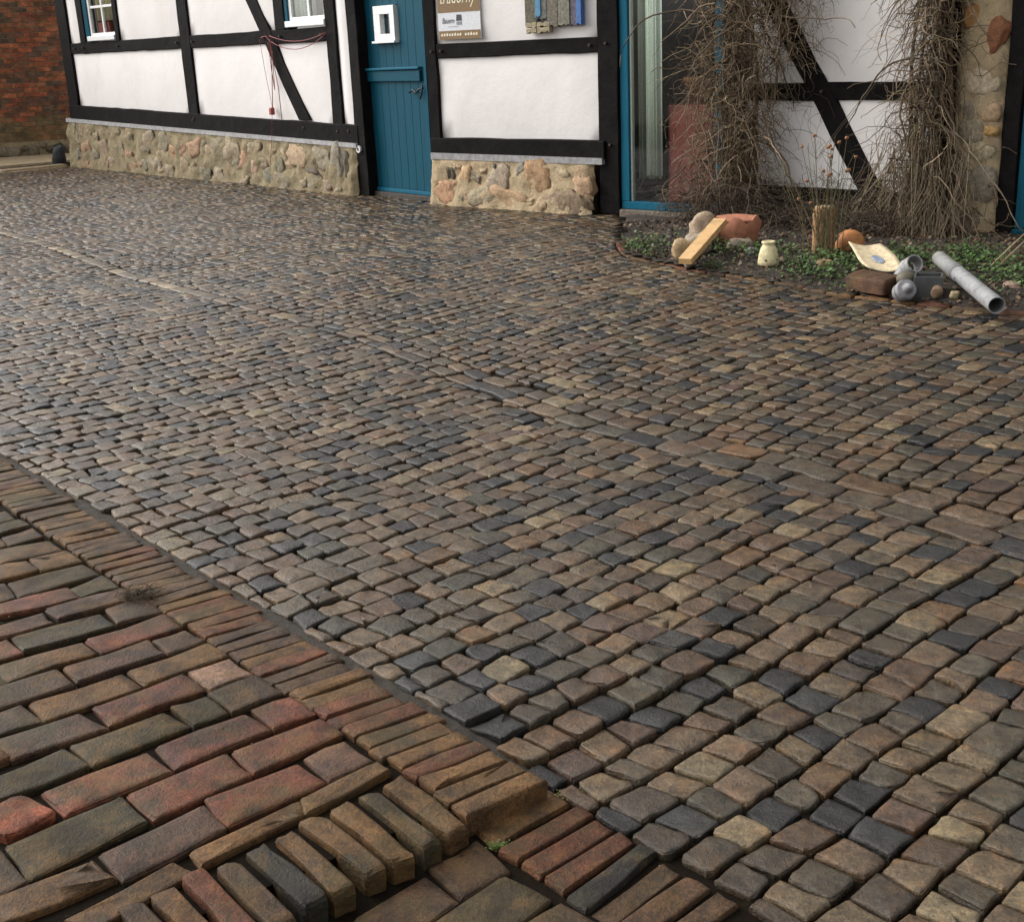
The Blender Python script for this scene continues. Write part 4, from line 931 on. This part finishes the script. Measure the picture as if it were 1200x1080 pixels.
bed = tag(mesh('flower_bed', v, f, SOIL, None, True), kind='structure')
re_ = random.Random(12); x = 0.0; cb = [0.0]
for i in range(len(BED) - 1): cb.append(cb[-1] + (BED[i + 1] - BED[i]).length)
def bed_at(x):
    for i in range(len(BED) - 1):
        if x <= cb[i + 1] or i == len(BED) - 2:
            tg = (BED[i + 1] - BED[i]).normalized(); return BED[i] + tg * (x - cb[i]), tg
while x < cb[-1] - 1.2:
    ln = re_.uniform(0.16, 0.26); p, tg = bed_at(x + 0.004); q, _ = bed_at(x + ln - 0.008); nr = Vector((-tg.y, tg.x)); o = re_.uniform(-.01, .01)
    P = ccw([p - nr * (.03 + o), q - nr * (.03 + o), q + nr * (.035 + o), p + nr * (.035 + o)]); c = sum(P, Vector((0, 0))) / 4; org = (c.x, c.y, 0)
    vv, ff = stone_geo(P, hz(c.x, c.y) + re_.uniform(0.002, 0.014), (re_.gauss(0, .02), re_.gauss(0, .02)), 0.07, 1, re_, r=0.08, edge=0.008, org=org)
    mesh('edging_brick', vv, ff, BRICK, bed, True, vary(re_.choice([BC['r'], BC['d'], BC['o'], BC['d']]), re_), org); x += ln

# ------------------------------------------------------------------ dry climbing plants
TC = [((0.155, 0.106, 0.062), 6), ((0.20, 0.148, 0.096), 5), ((0.06, 0.041, 0.026), 4), ((0.32, 0.25, 0.165), 1.6), ((0.125, 0.10, 0.055), 2)]
def twig_colour(r):
    t = r.uniform(0, sum(w for _, w in TC))
    for c, w in TC:
        t -= w
        if t <= 0: return vary(c, r, 0.2)
    return TC[0][0]
class Twigs:
    def __init__(s): s.v = []; s.f = []; s.c = []
    def add(s, pts, r0, r1, col, k=3):
        b = len(s.v); n = len(pts); tube_geo(pts, [r0 + (r1 - r0) * i / (n - 1) for i in range(n)], k, s.v, s.f, False); s.c += [col] * (len(s.v) - b)
    def build(s, name, parent, mat=None): return tag(mesh(name, s.v, s.f, mat or TWIG, parent, True, s.c), kind='stuff')
def hang(r, F, u, z, w, length, du, curl, steps=10, wmin=0.03, wmax=0.7, zmin=0.03, up=0.0):
    """one hanging shoot: a wandering path that droops under its weight"""
    pts = []; d = Vector((r.gauss(du, 0.35), r.gauss(0.25 * up, 0.3) , r.gauss(0.25, 0.3))); st = length / steps
    for i in range(steps + 1):
        pts.append(F(u, max(zmin, z), w)); d += Vector((r.gauss(0, curl), r.gauss(-0.15, curl), r.gauss(0, curl))); d.normalize()
        u += d.x * st; z += d.y * st; w = max(wmin, min(wmax, w + d.z * st * 0.8))
    return pts
rv = random.Random(61)
FV = Frame(F3(0.0, 0.0)[:2], -44.0)
# left climber, hanging in front of the glass door and the first post
vl = empty('dry_climber', F3(0.22, 0.05, 0.15)); tag(vl, 'large tangled dry brown climber hanging down beside the glass door', 'climbing plant')
for k in range(7):
    u = 0.12 + 0.05 * k + rv.uniform(-.06, .06); pts = []; w = 0.10 + rv.uniform(0, 0.12)
    for i in range(12): pts.append(F3(u + 0.07 * math.sin(i * 0.9 + k) , 0.04 + i * 0.25, w + 0.03 * math.sin(i * 1.3 + k))); u += rv.gauss(-0.006, 0.02)
    v, f = tube_geo(pts, [0.017 - 0.0009 * i for i in range(12)], 6); mesh('stem', v, f, TWIG, vl, True, vary((0.10, 0.075, 0.05), rv))
for k in range(26):                              # woody branches that fork off
    u = rv.uniform(-0.05, 0.5); z = rv.uniform(0.5, 2.2); pts = hang(rv, F3, u, z, rv.uniform(0.1, 0.3), rv.uniform(0.6, 1.3), rv.choice([-.5, .5, 0]), 0.22, 14); r0 = rv.uniform(0.006, 0.011)
    v, f = tube_geo(pts, [r0 * (1 - 0.045 * i) for i in range(len(pts))], 5); mesh('branch', v, f, TWIG, vl, True, vary(rv.choice([(0.17, 0.125, 0.08), (0.11, 0.08, 0.052)]), rv))
T = Twigs()
def env_left(z):                                 # outline of the mass: left edge, right edge along u by height
    if z > 1.30: return -0.04, 0.86
    if z > 0.85: return -0.10, 0.64
    if z > 0.4: return -0.06, 0.52
    return -0.04, 0.62
for k in range(2100):
    z = 0.10 + 2.5 * rv.random() ** 0.9; a, b = env_left(z); u = min(b, max(a, rv.gauss((a + b) / 2, (b - a) * 0.25))); w = 0.05 + abs(rv.gauss(0.16, 0.14))
    L = rv.uniform(0.18, 0.75) * (1.2 if rv.random() < 0.15 else 0.8); r0 = rv.choice([0.0016, 0.0024, 0.0036, 0.0055])
    T.add(hang(rv, F3, u, z, w, L, rv.choice([-.35, 0, .3]), rv.choice([0.22, 0.35, 0.5]), rv.choice([8, 10, 12]), wmax=0.62), r0, r0 * 0.45, twig_colour(rv))
for k in range(420):                             # fine, strongly curled shoots at the rim
    z = rv.uniform(0.3, 2.3); a, b = env_left(z); u = a + rv.gauss(0, 0.07) if rv.random() < 0.45 else b + rv.gauss(-0.02, 0.08)
    T.add(hang(rv, F3, u, z, rv.uniform(0.05, 0.3), rv.uniform(0.2, 0.5), 0.0, 0.55, 12), 0.0017, 0.0008, twig_colour(rv))
T.build('twigs', vl)
# right climber on the pier
vr = empty('dry_climber', F3(1.86, 0.05, 0.12)); tag(vr, 'narrow dry brown climber on the post beside the stone pier', 'climbing plant')
for k in range(6):
    u = 1.70 + 0.05 * k + rv.uniform(-.03, .03); pts = []; w = 0.06 + rv.uniform(0, 0.09)
    for i in range(12): pts.append(F3(u + 0.03 * math.sin(i * 1.1 + k), 0.03 + i * 0.25, w + 0.02 * math.sin(i * 1.3 + k)))
    v, f = tube_geo(pts, [0.018 - 0.0009 * i for i in range(12)], 6); mesh('stem', v, f, TWIG, vr, True, vary((0.12, 0.09, 0.06), rv))
for k in range(16):
    u = rv.uniform(1.72, 1.98); z = rv.uniform(0.5, 2.2); pts = hang(rv, F3, u, z, rv.uniform(0.06, 0.2), rv.uniform(0.5, 1.1), rv.choice([-.3, .3, 0]), 0.2, 14, wmax=0.35); r0 = rv.uniform(0.006, 0.010)
    v, f = tube_geo(pts, [r0 * (1 - 0.045 * i) for i in range(len(pts))], 5); mesh('branch', v, f, TWIG, vr, True, vary(rv.choice([(0.20, 0.155, 0.105), (0.11, 0.08, 0.052)]), rv))
T = Twigs()
for k in range(1150):
    z = 0.12 + 2.3 * rv.random(); half = 0.10 + 0.22 * (1 - smooth(z, 0.2, 1.0)); mid = 1.84 - 0.02 * smooth(1.2 - z, 0, 1)
    u = min(2.26, rv.gauss(mid, half * 0.62)); w = 0.03 + abs(rv.gauss(0.09, 0.09)); r0 = rv.choice([0.0016, 0.0026, 0.0038, 0.0058])
    T.add(hang(rv, F3, u, z, w, rv.uniform(0.2, 0.65), rv.choice([-.35, 0, .3]), rv.choice([0.22, 0.36, 0.5]), 11, wmax=0.4), r0, r0 * 0.45, twig_colour(rv))
for k in range(230):                             # straw-straight shoots fanning out at the foot
    u = rv.gauss(1.82, 0.18); z = rv.uniform(0.35, 0.8); e = u + rv.gauss(-0.02, 0.22); w = rv.uniform(0.1, 0.3); n = 6
    T.add([F3(u + (e - u) * (i / n) ** 1.4, z + (0.06 - z) * i / n, w + 0.16 * (i / n) ** 1.5) for i in range(n + 1)], 0.003, 0.0016, vary(rv.choice([(0.24, 0.19, 0.125), (0.16, 0.12, 0.08)]), rv))
for k in range(46):                              # thin runners over the white panels
    u = rv.choice([rv.uniform(1.25, 1.72), rv.uniform(1.4, 1.7), rv.uniform(0.7, 0.95)]); z = rv.uniform(0.45, 2.0)
    T.add(hang(rv, F3, u, z, 0.035, rv.uniform(0.25, 0.6), -0.1, 0.4, 11, 0.02, 0.12), 0.0016, 0.0009, vary((0.06, 0.048, 0.035), rv))
for k in range(2): T.add([F3(1.66 - 0.7 * i / 8 - 0.02 * k, 1.55 - 1.05 * i / 8 - 0.04 * math.sin(i * .6), 0.05 + 0.01 * i) for i in range(9)], 0.003, 0.002, (0.12, 0.09, 0.065))
T.build('twigs', vr)
# low dead brushwood along the sill
bw = empty('dead_brushwood', F3(0.8, 0.05, 0.3)); tag(bw, 'low heap of dark dead twigs under the sill beam', 'brushwood')
T = Twigs()
for k in range(1500):
    u = rv.uniform(-0.2, 1.75); z = 0.05 + abs(rv.gauss(0, 0.13 if u < 0.7 else 0.05)); w = rv.uniform(0.05, 0.55); L = rv.uniform(0.12, 0.45); r0 = rv.choice([0.002, 0.003, 0.004])
    T.add(hang(rv, F3, u, z + 0.06, w, L, rv.choice([-.6, .6]), 0.3, 7, 0.02, 0.7, 0.03, 1.0), r0, r0 * 0.5, vary(rv.choice([(0.045, 0.033, 0.024), (0.07, 0.05, 0.034), (0.11, 0.085, 0.058)]), rv))
T.build('twigs', bw)
for k in range(2):
    v, f = tube_geo([(2.92 + 0.05 * k, 7.55, 0.07), (3.05 + .05 * k, 7.62, 0.16), (3.22 + .04 * k, 7.7, 0.28 - .01 * k)], [0.007, 0.006, 0.004], 5)
    tag(mesh('loose_stick', v, f, TWIG, None, True, (0.26, 0.2, 0.12)), ('upper', 'lower')[k] + ' of two pale sticks leaning from the bed towards the right-hand blue door', 'stick', 'sticks leaning by the right-hand door')

# ------------------------------------------------------------------ green ground cover and dead leaves
def leaf(V, Fc, Cc, p, size, r, col, kind=0):
    a = r.uniform(0, 6.283); tl = r.uniform(0.15, 1.0); d = Vector((math.cos(a), math.sin(a), tl)).normalized(); s = Vector((-math.sin(a), math.cos(a), r.uniform(-.3, .3))); b = len(V); p = Vector(p)
    V += [tuple(p), tuple(p + d * size * .5 + s * size * .32), tuple(p + d * size - Vector((0, 0, size * .15))), tuple(p + d * size * .5 - s * size * .32)]
    Fc += [(b, b + 1, b + 2), (b, b + 2, b + 3)]; Cc += [col] * 4
V = []; Fc = []; Cc = []; rg = random.Random(90)
PATCH = [(1.02, 9.05, .22, 420), (0.97, 9.28, .16, 200), (1.55, 8.72, .20, 420), (1.75, 8.55, .22, 320), (1.36, 8.30, .10, 120), (2.02, 7.72, .22, 520), (1.88, 7.95, .15, 260), (2.22, 8.05, .2, 260), (2.50, 7.95, .2, 460), (2.62, 8.15, .18, 260), (2.95, 7.75, .26, 700), (2.90, 7.20, .22, 420), (3.05, 7.00, .2, 300), (3.0, 8.1, .2, 320), (2.1, 8.3, .25, 240), (1.5, 9.3, .2, 120), (3.4, 7.4, .3, 400), (3.3, 6.7, .3, 300)]
for cx, cy, rad, n in PATCH:
    for _ in range(n):
        x = rg.gauss(cx, rad * .55); y = rg.gauss(cy, rad * .7); ib, d, _, _ = in_bed(Vector((x, y)))
        if not ib: continue
        c_ = rg.choice([(0.045, 0.10, 0.018), (0.065, 0.135, 0.028), (0.03, 0.065, 0.014), (0.09, 0.15, 0.04), (0.06, 0.075, 0.03)]); h = abs(rg.gauss(0, .035))
        leaf(V, Fc, Cc, (x, y, bedz(x, y) + h), rg.uniform(.016, .04), rg, vary(c_, rg))
tag(mesh('ground_cover', V, Fc, LEAF, None, False, Cc), 'small green weeds growing over the planting bed', 'weeds', None, 'stuff')
V = []; Fc = []; Cc = []
for _ in range(7500):
    x = rg.uniform(0.9, 3.6); y = rg.uniform(6.0, 10.3); ib, d, _, _ = in_bed(Vector((x, y))); q = Vector((x, y, 0))
    if not ib or (q - F3.a).dot(F3.n) < 0.02 or ((q - F2.a).dot(F2.n) < 0.34 and x < 1.75): continue
    leaf(V, Fc, Cc, (x, y, bedz(x, y) + rg.uniform(0, .012)), rg.uniform(.02, .045), rg, vary(rg.choice([(0.075, 0.045, 0.026), (0.12, 0.075, 0.04), (0.04, 0.026, 0.018), (0.17, 0.12, 0.07), (0.10, 0.05, 0.03)]), rg))
tag(mesh('leaf_litter', V, Fc, LEAF, None, False, Cc), 'brown dead leaves lying over the planting bed', 'leaves', None, 'stuff')
# dry flower stalks by the log
ds = empty('dry_flower_stalks', (2.10, 8.30, 0.05)); tag(ds, 'upright dry flower stalks with brown seed heads in front of the short log', 'dry flowers')
T = Twigs(); V2_ = []; F2_ = []; rr = random.Random(3)
for k in range(34):
    x, y = 2.10 + rr.gauss(0, .045), 8.28 + rr.gauss(0, .05); h = rr.uniform(.35, .80); lx = rr.gauss(0, .11); ly = rr.gauss(0, .08); pts = [(x + lx * (i / 6) ** 1.3, y + ly * (i / 6) ** 1.3, 0.04 + h * i / 6) for i in range(7)]
    T.add(pts, 0.0032, 0.0016, vary(rr.choice([(0.14, 0.12, 0.06), (0.17, 0.13, 0.08), (0.09, 0.085, 0.04)]), rr), 4)
    if k % 2 == 0:
        vv, ff = blob(pts[-1], .012, .012, .010, rr, .3); b = len(V2_); V2_ += vv; F2_ += [tuple(b + i for i in q) for q in ff]
    for m_ in range(3):
        i = rr.randrange(2, 6); p = Vector(pts[i]); T.add([tuple(p), tuple(p + Vector((rr.gauss(0, .04), rr.gauss(0, .04), .05))), tuple(p + Vector((rr.gauss(0, .06), rr.gauss(0, .06), .10)))], 0.0018, 0.001, (0.11, 0.09, 0.05))
T.build('stalks', ds); tag(mesh('seed_heads', V2_, F2_, TWIG, ds, True, (0.24, 0.12, 0.06)), kind='stuff')

# ------------------------------------------------------------------ things lying in the bed
ro = random.Random(44)
WOODP = m_wood('fresh_sawn_pine', (0.50, 0.30, 0.12), (0.62, 0.40, 0.19), (26, 26, 2.0)); 
def beam(name, a, b, wd, th, mat, up=Vector((0, 0, 1)), col=None):
    a, b = Vector(a), Vector(b); d = (b - a).normalized(); s = d.cross(up).normalized(); n = s.cross(d).normalized(); L = (b - a).length
    v = [(x, y, z) for z in (0, L) for x, y in ((-wd / 2, -th / 2), (wd / 2, -th / 2), (wd / 2, th / 2), (-wd / 2, th / 2))]
    o = mesh(name, v, [(3, 2, 1, 0), (4, 5, 6, 7), (0, 1, 5, 4), (1, 2, 6, 5), (2, 3, 7, 6), (3, 0, 4, 7)], mat, None, False, col)
    o.matrix_world = Matrix(((s.x, n.x, d.x, a.x), (s.y, n.y, d.y, a.y), (s.z, n.z, d.z, a.z), (0, 0, 0, 1))); return bevel(o, 0.003)
tag(beam('wooden_plank', (1.185, 8.20, 0.085), (1.50, 8.70, 0.265), 0.092, 0.042, WOODP), 'short pale yellow pine plank leaning on rocks in the bed', 'plank')
def rock(x, y, z, rx, ry, rz, col, label, amp=0.22, name='rock'):
    v, f = blob((0, 0, 0), rx, ry, rz, ro, amp, 3); return tag(mesh(name, v, f, STONE, None, True, col, (x, y, z)), label, 'rock')
rock(1.43, 8.95, 0.17, .10, .08, .11, (0.33, 0.245, 0.165), 'pale brown rock behind the pine plank, topmost of the pile'); rock(1.35, 8.72, 0.11, .095, .08, .085, (0.31, 0.25, 0.19), 'greyish rock against the left side of the pine plank')
rock(1.23, 8.62, 0.09, .075, .065, .075, (0.34, 0.24, 0.13), 'ochre rock at the left end of the rock pile'); rock(1.24, 8.42, 0.06, .04, .04, .05, (0.24, 0.22, 0.18), 'small grey stone left of the lower plank end')
rock(1.27, 8.50, 0.05, .035, .03, .035, (0.07, 0.07, 0.085), 'small dark bluish stone in front of the ochre rock'); rock(1.64, 8.70, 0.09, .085, .05, .05, (0.33, 0.26, 0.20), 'flat pinkish stone below the terracotta pot piece')
rock(2.02, 7.90, 0.075, .055, .04, .035, (0.36, 0.23, 0.13), 'small tan stone among weeds left of the cream slate'); rock(2.42, 6.98, 0.06, .035, .03, .04, (0.24, 0.16, 0.10), 'small reddish stone between the dark pot and the grey pipe')
rock(2.50, 6.92, 0.05, .025, .022, .025, (0.36, 0.29, 0.17), 'small yellowish pebble near the open end of the grey pipe'); rock(2.85, 6.98, 0.06, .06, .05, .035, (0.30, 0.20, 0.15), 'flat pinkish stone right of the grey pipe')
rock(2.50, 7.28, 0.05, .07, .06, .04, (0.24, 0.19, 0.12), 'flat brown stone behind the dark square pot'); rock(1.68, 8.53, 0.075, .04, .03, .025, (0.30, 0.29, 0.28), 'small pale grey stone among the weeds right of the plank')
# broken terracotta pot: a piece of curved wall
sh = empty('broken_pot', (1.66, 8.98, 0.05)); tag(sh, 'broken terracotta pot lying behind the rocks and the plank', 'flower pot')
v = []; f = []; n = 14
for layer, rr_ in ((0, 0.150), (1, 0.134)):
    for j, z in enumerate((0.0, 0.10, 0.20)):
        for i in range(n + 1):
            an = R(150 + 190 * i / n); rad = rr_ + 0.02 * j; zz = z + (0.03 * math.sin(i * 1.7) if j == 2 else 0)
            v.append((1.66 + math.cos(an) * rad, 9.02 + math.sin(an) * rad * 0.9, 0.04 + zz))
W_ = n + 1
for layer in range(2):
    for j in range(2):
        for i in range(n):
            a = layer * 3 * W_ + j * W_ + i; q = (a, a + 1, a + W_ + 1, a + W_); f.append(q if layer == 0 else q[::-1])
for i in range(n): a = 2 * W_ + i; b = a + 3 * W_; f.append((a, a + 1, b + 1, b))
for i in (0, n):
    for j in range(2): a = j * W_ + i; b = a + 3 * W_; f.append((a, a + W_, b + W_, b))
mesh('pot_wall', v, f, TERRA, sh, True, (0.40, 0.165, 0.095))
v, f = stone_geo([Vector(p) for p in ((1.50, 8.90), (1.74, 8.86), (1.83, 9.02), (1.72, 9.14), (1.54, 9.12))], 0.245, (0.02, 0.05), 0.016, 2, ro, r=0.12, dome=0.001, edge=0.004); mesh('pot_base', v, f, TERRA, sh, True, (0.40, 0.16, 0.09))
# cream vase, log, terracotta dome
vs = empty('cream_vase', (1.72, 8.16, 0.045)); tag(vs, 'small cream pottery vase tapering to a narrow rim, standing in the bed', 'vase')
v, f = lathe([(0.055, 0), (0.068, 0.006), (0.067, 0.03), (0.060, 0.075), (0.047, 0.115), (0.037, 0.132), (0.036, 0.137), (0.045, 0.142), (0.045, 0.153), (0.036, 0.156), (0.028, 0.150), (0.026, 0.12)], 32, (1.72, 8.16, 0.045)); mesh('body', v, f, TINT, vs, True, (0.66, 0.58, 0.33))
for dx in (-0.03,):
    v, f = blob((1.72 + dx, 8.16 - 0.062, 0.085 - (0.008 if dx > 0 else 0)), .007, .006, .006, ro, .1); mesh('dark_hole_bead', v, f, INK, vs, True)  # solid black bead, the dark inside of an opening put in as colour
lg = empty('short_log', (2.14, 8.42, 0.04)); tag(lg, 'short upright orange-brown log stump behind the dry flower stalks', 'log')
v, f = lathe([(0.075, 0), (0.074, 0.05), (0.072, 0.12), (0.071, 0.2), (0.072, 0.27), (0.070, 0.315), (0.064, 0.325)], 22, (2.14, 8.42, 0.04), 0.004, ro); mesh('trunk', v, f, OLDW, lg, True, (0.27, 0.145, 0.065))
v, f = lathe([(0.062, 0.3255), (0.060, 0.331), (0.01, 0.333)], 22, (2.14, 8.42, 0.04), 0.003, ro); mesh('cut_end', v, f, OLDW, lg, True, (0.36, 0.25, 0.14))
dm = empty('terracotta_dome', (2.34, 8.50, 0.05)); tag(dm, 'orange terracotta dome lying beside the short log', 'pottery')
v, f = lathe([(0.088, 0), (0.098, 0.03), (0.098, 0.06), (0.088, 0.095), (0.066, 0.125), (0.036, 0.142), (0.010, 0.147)], 30, (2.34, 8.50, 0.05)); mesh('shell', v, f, TERRA, dm, True, (0.46, 0.19, 0.065))
v, f = lathe([(0.012, 0.1472), (0.008, 0.152), (0.003, 0.153)], 10, (2.34, 8.50, 0.05)); mesh('knob', v, f, TERRA, dm, True, (0.42, 0.17, 0.06))
# cream slate with a blue-grey mark
sl = empty('cream_slate', (2.24, 7.70, 0.08)); tag(sl, 'pale cream curved slab with a blue-grey mark propped on a dark block', 'slab')
A0, B0, C0, D0 = Vector((2.17, 7.92, 0.215)), Vector((2.36, 7.88, 0.20)), Vector((2.37, 7.38, 0.13)), Vector((2.18, 7.44, 0.135)); v = []; f = []; N1, N2 = 10, 10
for lay_ in (0, -0.009):
    for j in range(N2 + 1):
        for i in range(N1 + 1):
            a, b = i / N1, j / N2; p = A0.lerp(B0, a).lerp(D0.lerp(C0, a), b); bul = math.sin(b * math.pi) * 0.02 * (2 * a - 1); p += Vector((bul + 0.012 * math.sin(b * 5), 0, -0.02 * math.sin(a * math.pi) - 0.015 * math.sin(b * math.pi) + lay_)); v.append(tuple(p))
n = (N1 + 1) * (N2 + 1)
for j in range(N2):
    for i in range(N1):
        a = j * (N1 + 1) + i; f.append((a, a + N1 + 1, a + N1 + 2, a + 1)); f.append((n + a, n + a + 1, n + a + N1 + 2, n + a + N1 + 1))
rim = [i for i in range(N1)] + [j * (N1 + 1) + N1 for j in range(N2)] + [N2 * (N1 + 1) + i for i in range(N1, 0, -1)] + [j * (N1 + 1) for j in range(N2, 0, -1)]
for i in range(len(rim)): a, b = rim[i], rim[(i + 1) % len(rim)]; f.append((a, b, n + b, n + a))
mesh('plate', v, f, TINT, sl, True, (0.62, 0.51, 0.33))
c_ = A0.lerp(B0, .5).lerp(D0.lerp(C0, .5), .52) + Vector((0.01, 0, -0.028)); e1 = (B0 - A0).normalized(); e2 = (D0 - A0).normalized(); v = []
for k, (z_, s_) in enumerate(((0.0, 1.0), (0.004, 0.9))):
    for i in range(14): an = 2 * math.pi * i / 14; p = c_ + e1 * math.cos(an) * .034 * s_ + e2 * math.sin(an) * .075 * s_ + Vector((0, 0, z_)); v.append(tuple(p))
mesh('blue_mark', v, [tuple(range(14, 28))] + [(i, (i + 1) % 14, 14 + (i + 1) % 14, 14 + i) for i in range(14)], TINT, sl, False, (0.25, 0.29, 0.37))
# dark block, pipe pieces, dark square pot, long grey pipe
v, f = stone_geo([Vector(p) for p in ((2.00, 7.34), (2.16, 7.08), (2.31, 7.20), (2.15, 7.50))], 0.115, (0.05, 0.0), 0.085, 2, ro, r=0.06, edge=0.008, wear=2)
tag(mesh('dark_block', v, f, BRICK, None, True, (0.075, 0.04, 0.024)), 'dark brown brick-like block under the cream slab', 'block')
GREYP = m_tint('grey_pvc', 14, 0.16, 0.45, 0.1, 0.002, dirt=0.55); 
def hollow(name, a, b, r, t, parent, col, k=24, mat=None, r2=None):
    a, b = Vector(a), Vector(b); d = (b - a).normalized(); s = d.cross(Vector((0, 0, 1))).normalized(); u = s.cross(d); v = []; f = []
    for p, rad in ((a, r), (b, r2 or r), (b, (r2 or r) - t), (a, r - t)):
        for j in range(k): an = 2 * math.pi * j / k; q = p + s * math.cos(an) * rad + u * math.sin(an) * rad; v.append(tuple(q))
    for i in range(4):
        for j in range(k): f.append((i * k + j, i * k + (j + 1) % k, ((i + 1) % 4) * k + (j + 1) % k, ((i + 1) % 4) * k + j))
    o = mesh(name, v, f, mat or GREYP, parent, False, col); m = o.data
    for p in m.polygons: p.use_smooth = True
    e = o.modifiers.new('edges', 'EDGE_SPLIT'); e.split_angle = R(40); return o
pp = empty('grey_pipe', (2.55, 6.52, 0.05)); tag(pp, 'long grey plastic drain pipe with an open end lying in the bed', 'pipe')
PA, PB = Vector((2.535, 6.40, 0.095)), Vector((2.645, 7.62, 0.135)); pj = PA.lerp(PB, 0.66); dp = (PB - PA).normalized()
hollow('pipe_run', PA, pj, 0.0445, 0.005, pp, (0.27, 0.275, 0.28)); hollow('coupling', pj - dp * 0.03, pj + dp * 0.10, 0.0475, 0.0028, pp, (0.20, 0.205, 0.21)); hollow('pipe_run', pj + dp * 0.05, PB, 0.0435, 0.005, pp, (0.25, 0.25, 0.24))
pf_ = empty('pipe_elbow', (2.37, 7.32, 0.09)); tag(pf_, 'short grey plastic pipe elbow with its open mouth up, beside the cream slab', 'pipe')
hollow('mouth', (2.385, 7.27, 0.175), (2.365, 7.35, 0.135), 0.052, 0.007, pf_, (0.30, 0.30, 0.30)); hollow('bend', (2.365, 7.35, 0.135), (2.33, 7.36, 0.07), 0.046, 0.007, pf_, (0.24, 0.24, 0.24))
cp = empty('pottery_lid', (2.29, 7.12, 0.06)); tag(cp, 'dark brown pottery lid leaning between the pipe elbow and the silver cone', 'lid')
v, f = lathe([(0.055, 0), (0.056, 0.05), (0.048, 0.075), (0.022, 0.088), (0.006, 0.09)], 20, (2.29, 7.12, 0.07)); mesh('body', v, f, TINT, cp, True, (0.10, 0.085, 0.06))
v, f = lathe([(0.058, -0.025), (0.060, 0.0), (0.056, 0.002)], 20, (2.29, 7.12, 0.07)); mesh('rim', v, f, TINT, cp, True, (0.05, 0.042, 0.035))
sc = empty('silver_cone', (2.245, 6.94, 0.05)); tag(sc, 'silver grey metal cone cap lying at the front of the bed', 'cap')
STEEL = m_tint('dull_metal', 20, 0.3, 0.6, 0.2, 0.003, 0.3, 0.1, dirt=0.4)
v, f = lathe([(0.050, -0.075), (0.055, -0.07), (0.055, -0.035), (0.051, -0.033), (0.051, -0.020), (0.055, -0.018), (0.055, 0.012), (0.036, 0.018), (0.032, 0.020), (0.014, 0.062), (0.004, 0.066)], 24); o = mesh('shell', v, f, STEEL, sc, False, (0.22, 0.22, 0.23), (2.245, 6.97, 0.085)); o.rotation_euler = (R(62), R(14), 0)
v, f = lathe([(0.0575, -0.02), (0.059, -0.01), (0.0575, 0.0)], 24); o = mesh('band', v, f, STEEL, sc, True, (0.28, 0.28, 0.29), (2.245, 6.97, 0.085)); o.rotation_euler = (R(62), R(14), 0)
dq = empty('dark_square_pot', (2.36, 7.02, 0.04)); tag(dq, 'dark grey square pot half sunk beside the silver cone', 'pot')
F4 = Frame((2.30, 7.02), -20.0)
for a, b, c0, c1 in ((0, 0.155, -0.012, 0.0), (0, 0.155, -0.155, -0.143), (0, 0.012, -0.143, -0.012), (0.143, 0.155, -0.143, -0.012)): box('side', F4, a, b, 0.0, 0.145, c0, c1, TINT, dq, (0.055, 0.062, 0.062), 0.003)
box('soil', F4, 0.012, 0.143, 0.0, 0.10, -0.143, -0.012, SOIL, dq)
# white leaves and chips, twig litter on the bricks, moss tuft at the step
tc_ = empty('twig_litter', (-1.06, 3.30, ZP)); tag(tc_, 'small clump of dark twig litter on the brick paving', 'twig litter'); T = Twigs(); rt = random.Random(2)
for k in range(90):
    x, y = -1.075 + rt.gauss(0, .03), 3.295 + rt.gauss(0, .025); a = rt.uniform(0, 3.14); L = rt.uniform(.02, .06); T.add([(x, y, ZP + .004), (x + math.cos(a) * L * .5, y + math.sin(a) * L * .5, ZP + rt.uniform(.006, .02)), (x + math.cos(a + .4) * L, y + math.sin(a + .4) * L, ZP + rt.uniform(.003, .016))], 0.0013, 0.0007, vary((0.045, 0.035, 0.02), rt))
T.build('twigs', tc_)
V = []; Fc = []; Cc = []
for k in range(420):
    x, y = -0.062 + rt.gauss(0, .009), 2.125 + rt.gauss(0, .006); leaf(V, Fc, Cc, (x, y, -.004 + rt.uniform(0, .005)), rt.uniform(.003, .006), rt, vary((0.085, 0.12, 0.022), rt))
for k in range(160):
    x, y = 0.083 + rt.gauss(0, .012), 2.285 + rt.gauss(0, .008); leaf(V, Fc, Cc, (x, y, 0.002), rt.uniform(.003, .006), rt, vary((0.16, 0.15, 0.03), rt))
tag(mesh('moss', V, Fc, LEAF, None, False, Cc), 'tiny bright green moss tufts at the brick step', 'moss', None, 'stuff')
# sand grains and grit scattered on the paving
V = []; Fc = []; Cc = []
for k in range(900):
    x, y = rt.uniform(-2.0, 0.4), rt.uniform(1.75, 4.4); sd = (Vector((x, y)) - BO).dot(BN)
    if sd > 0.0: continue
    z = ZP + 0.0015 if (Vector((x, y)) - Vector((-0.66, 1.76))).dot(Vector((-0.61, 0.79))) > 0.0 and sd < -0.02 else 0.001
    s_ = abs(rt.gauss(0, .0007)) + .0005; b = len(V)
    V += [(x + s_, y, z), (x - s_ * .5, y + s_ * .8, z), (x - s_ * .6, y - s_ * .7, z), (x, y, z + s_ * 1.3)]; Fc += [(0 + b, 1 + b, 3 + b), (1 + b, 2 + b, 3 + b), (2 + b, 0 + b, 3 + b)]; Cc += [rt.choice([(0.42, 0.31, 0.15), (0.5, 0.42, 0.3), (0.3, 0.2, 0.09)])] * 4
tag(mesh('grit', V, Fc, TINT, None, False, Cc), 'pale sand grains scattered over the brick paving', 'grit', None, 'stuff')
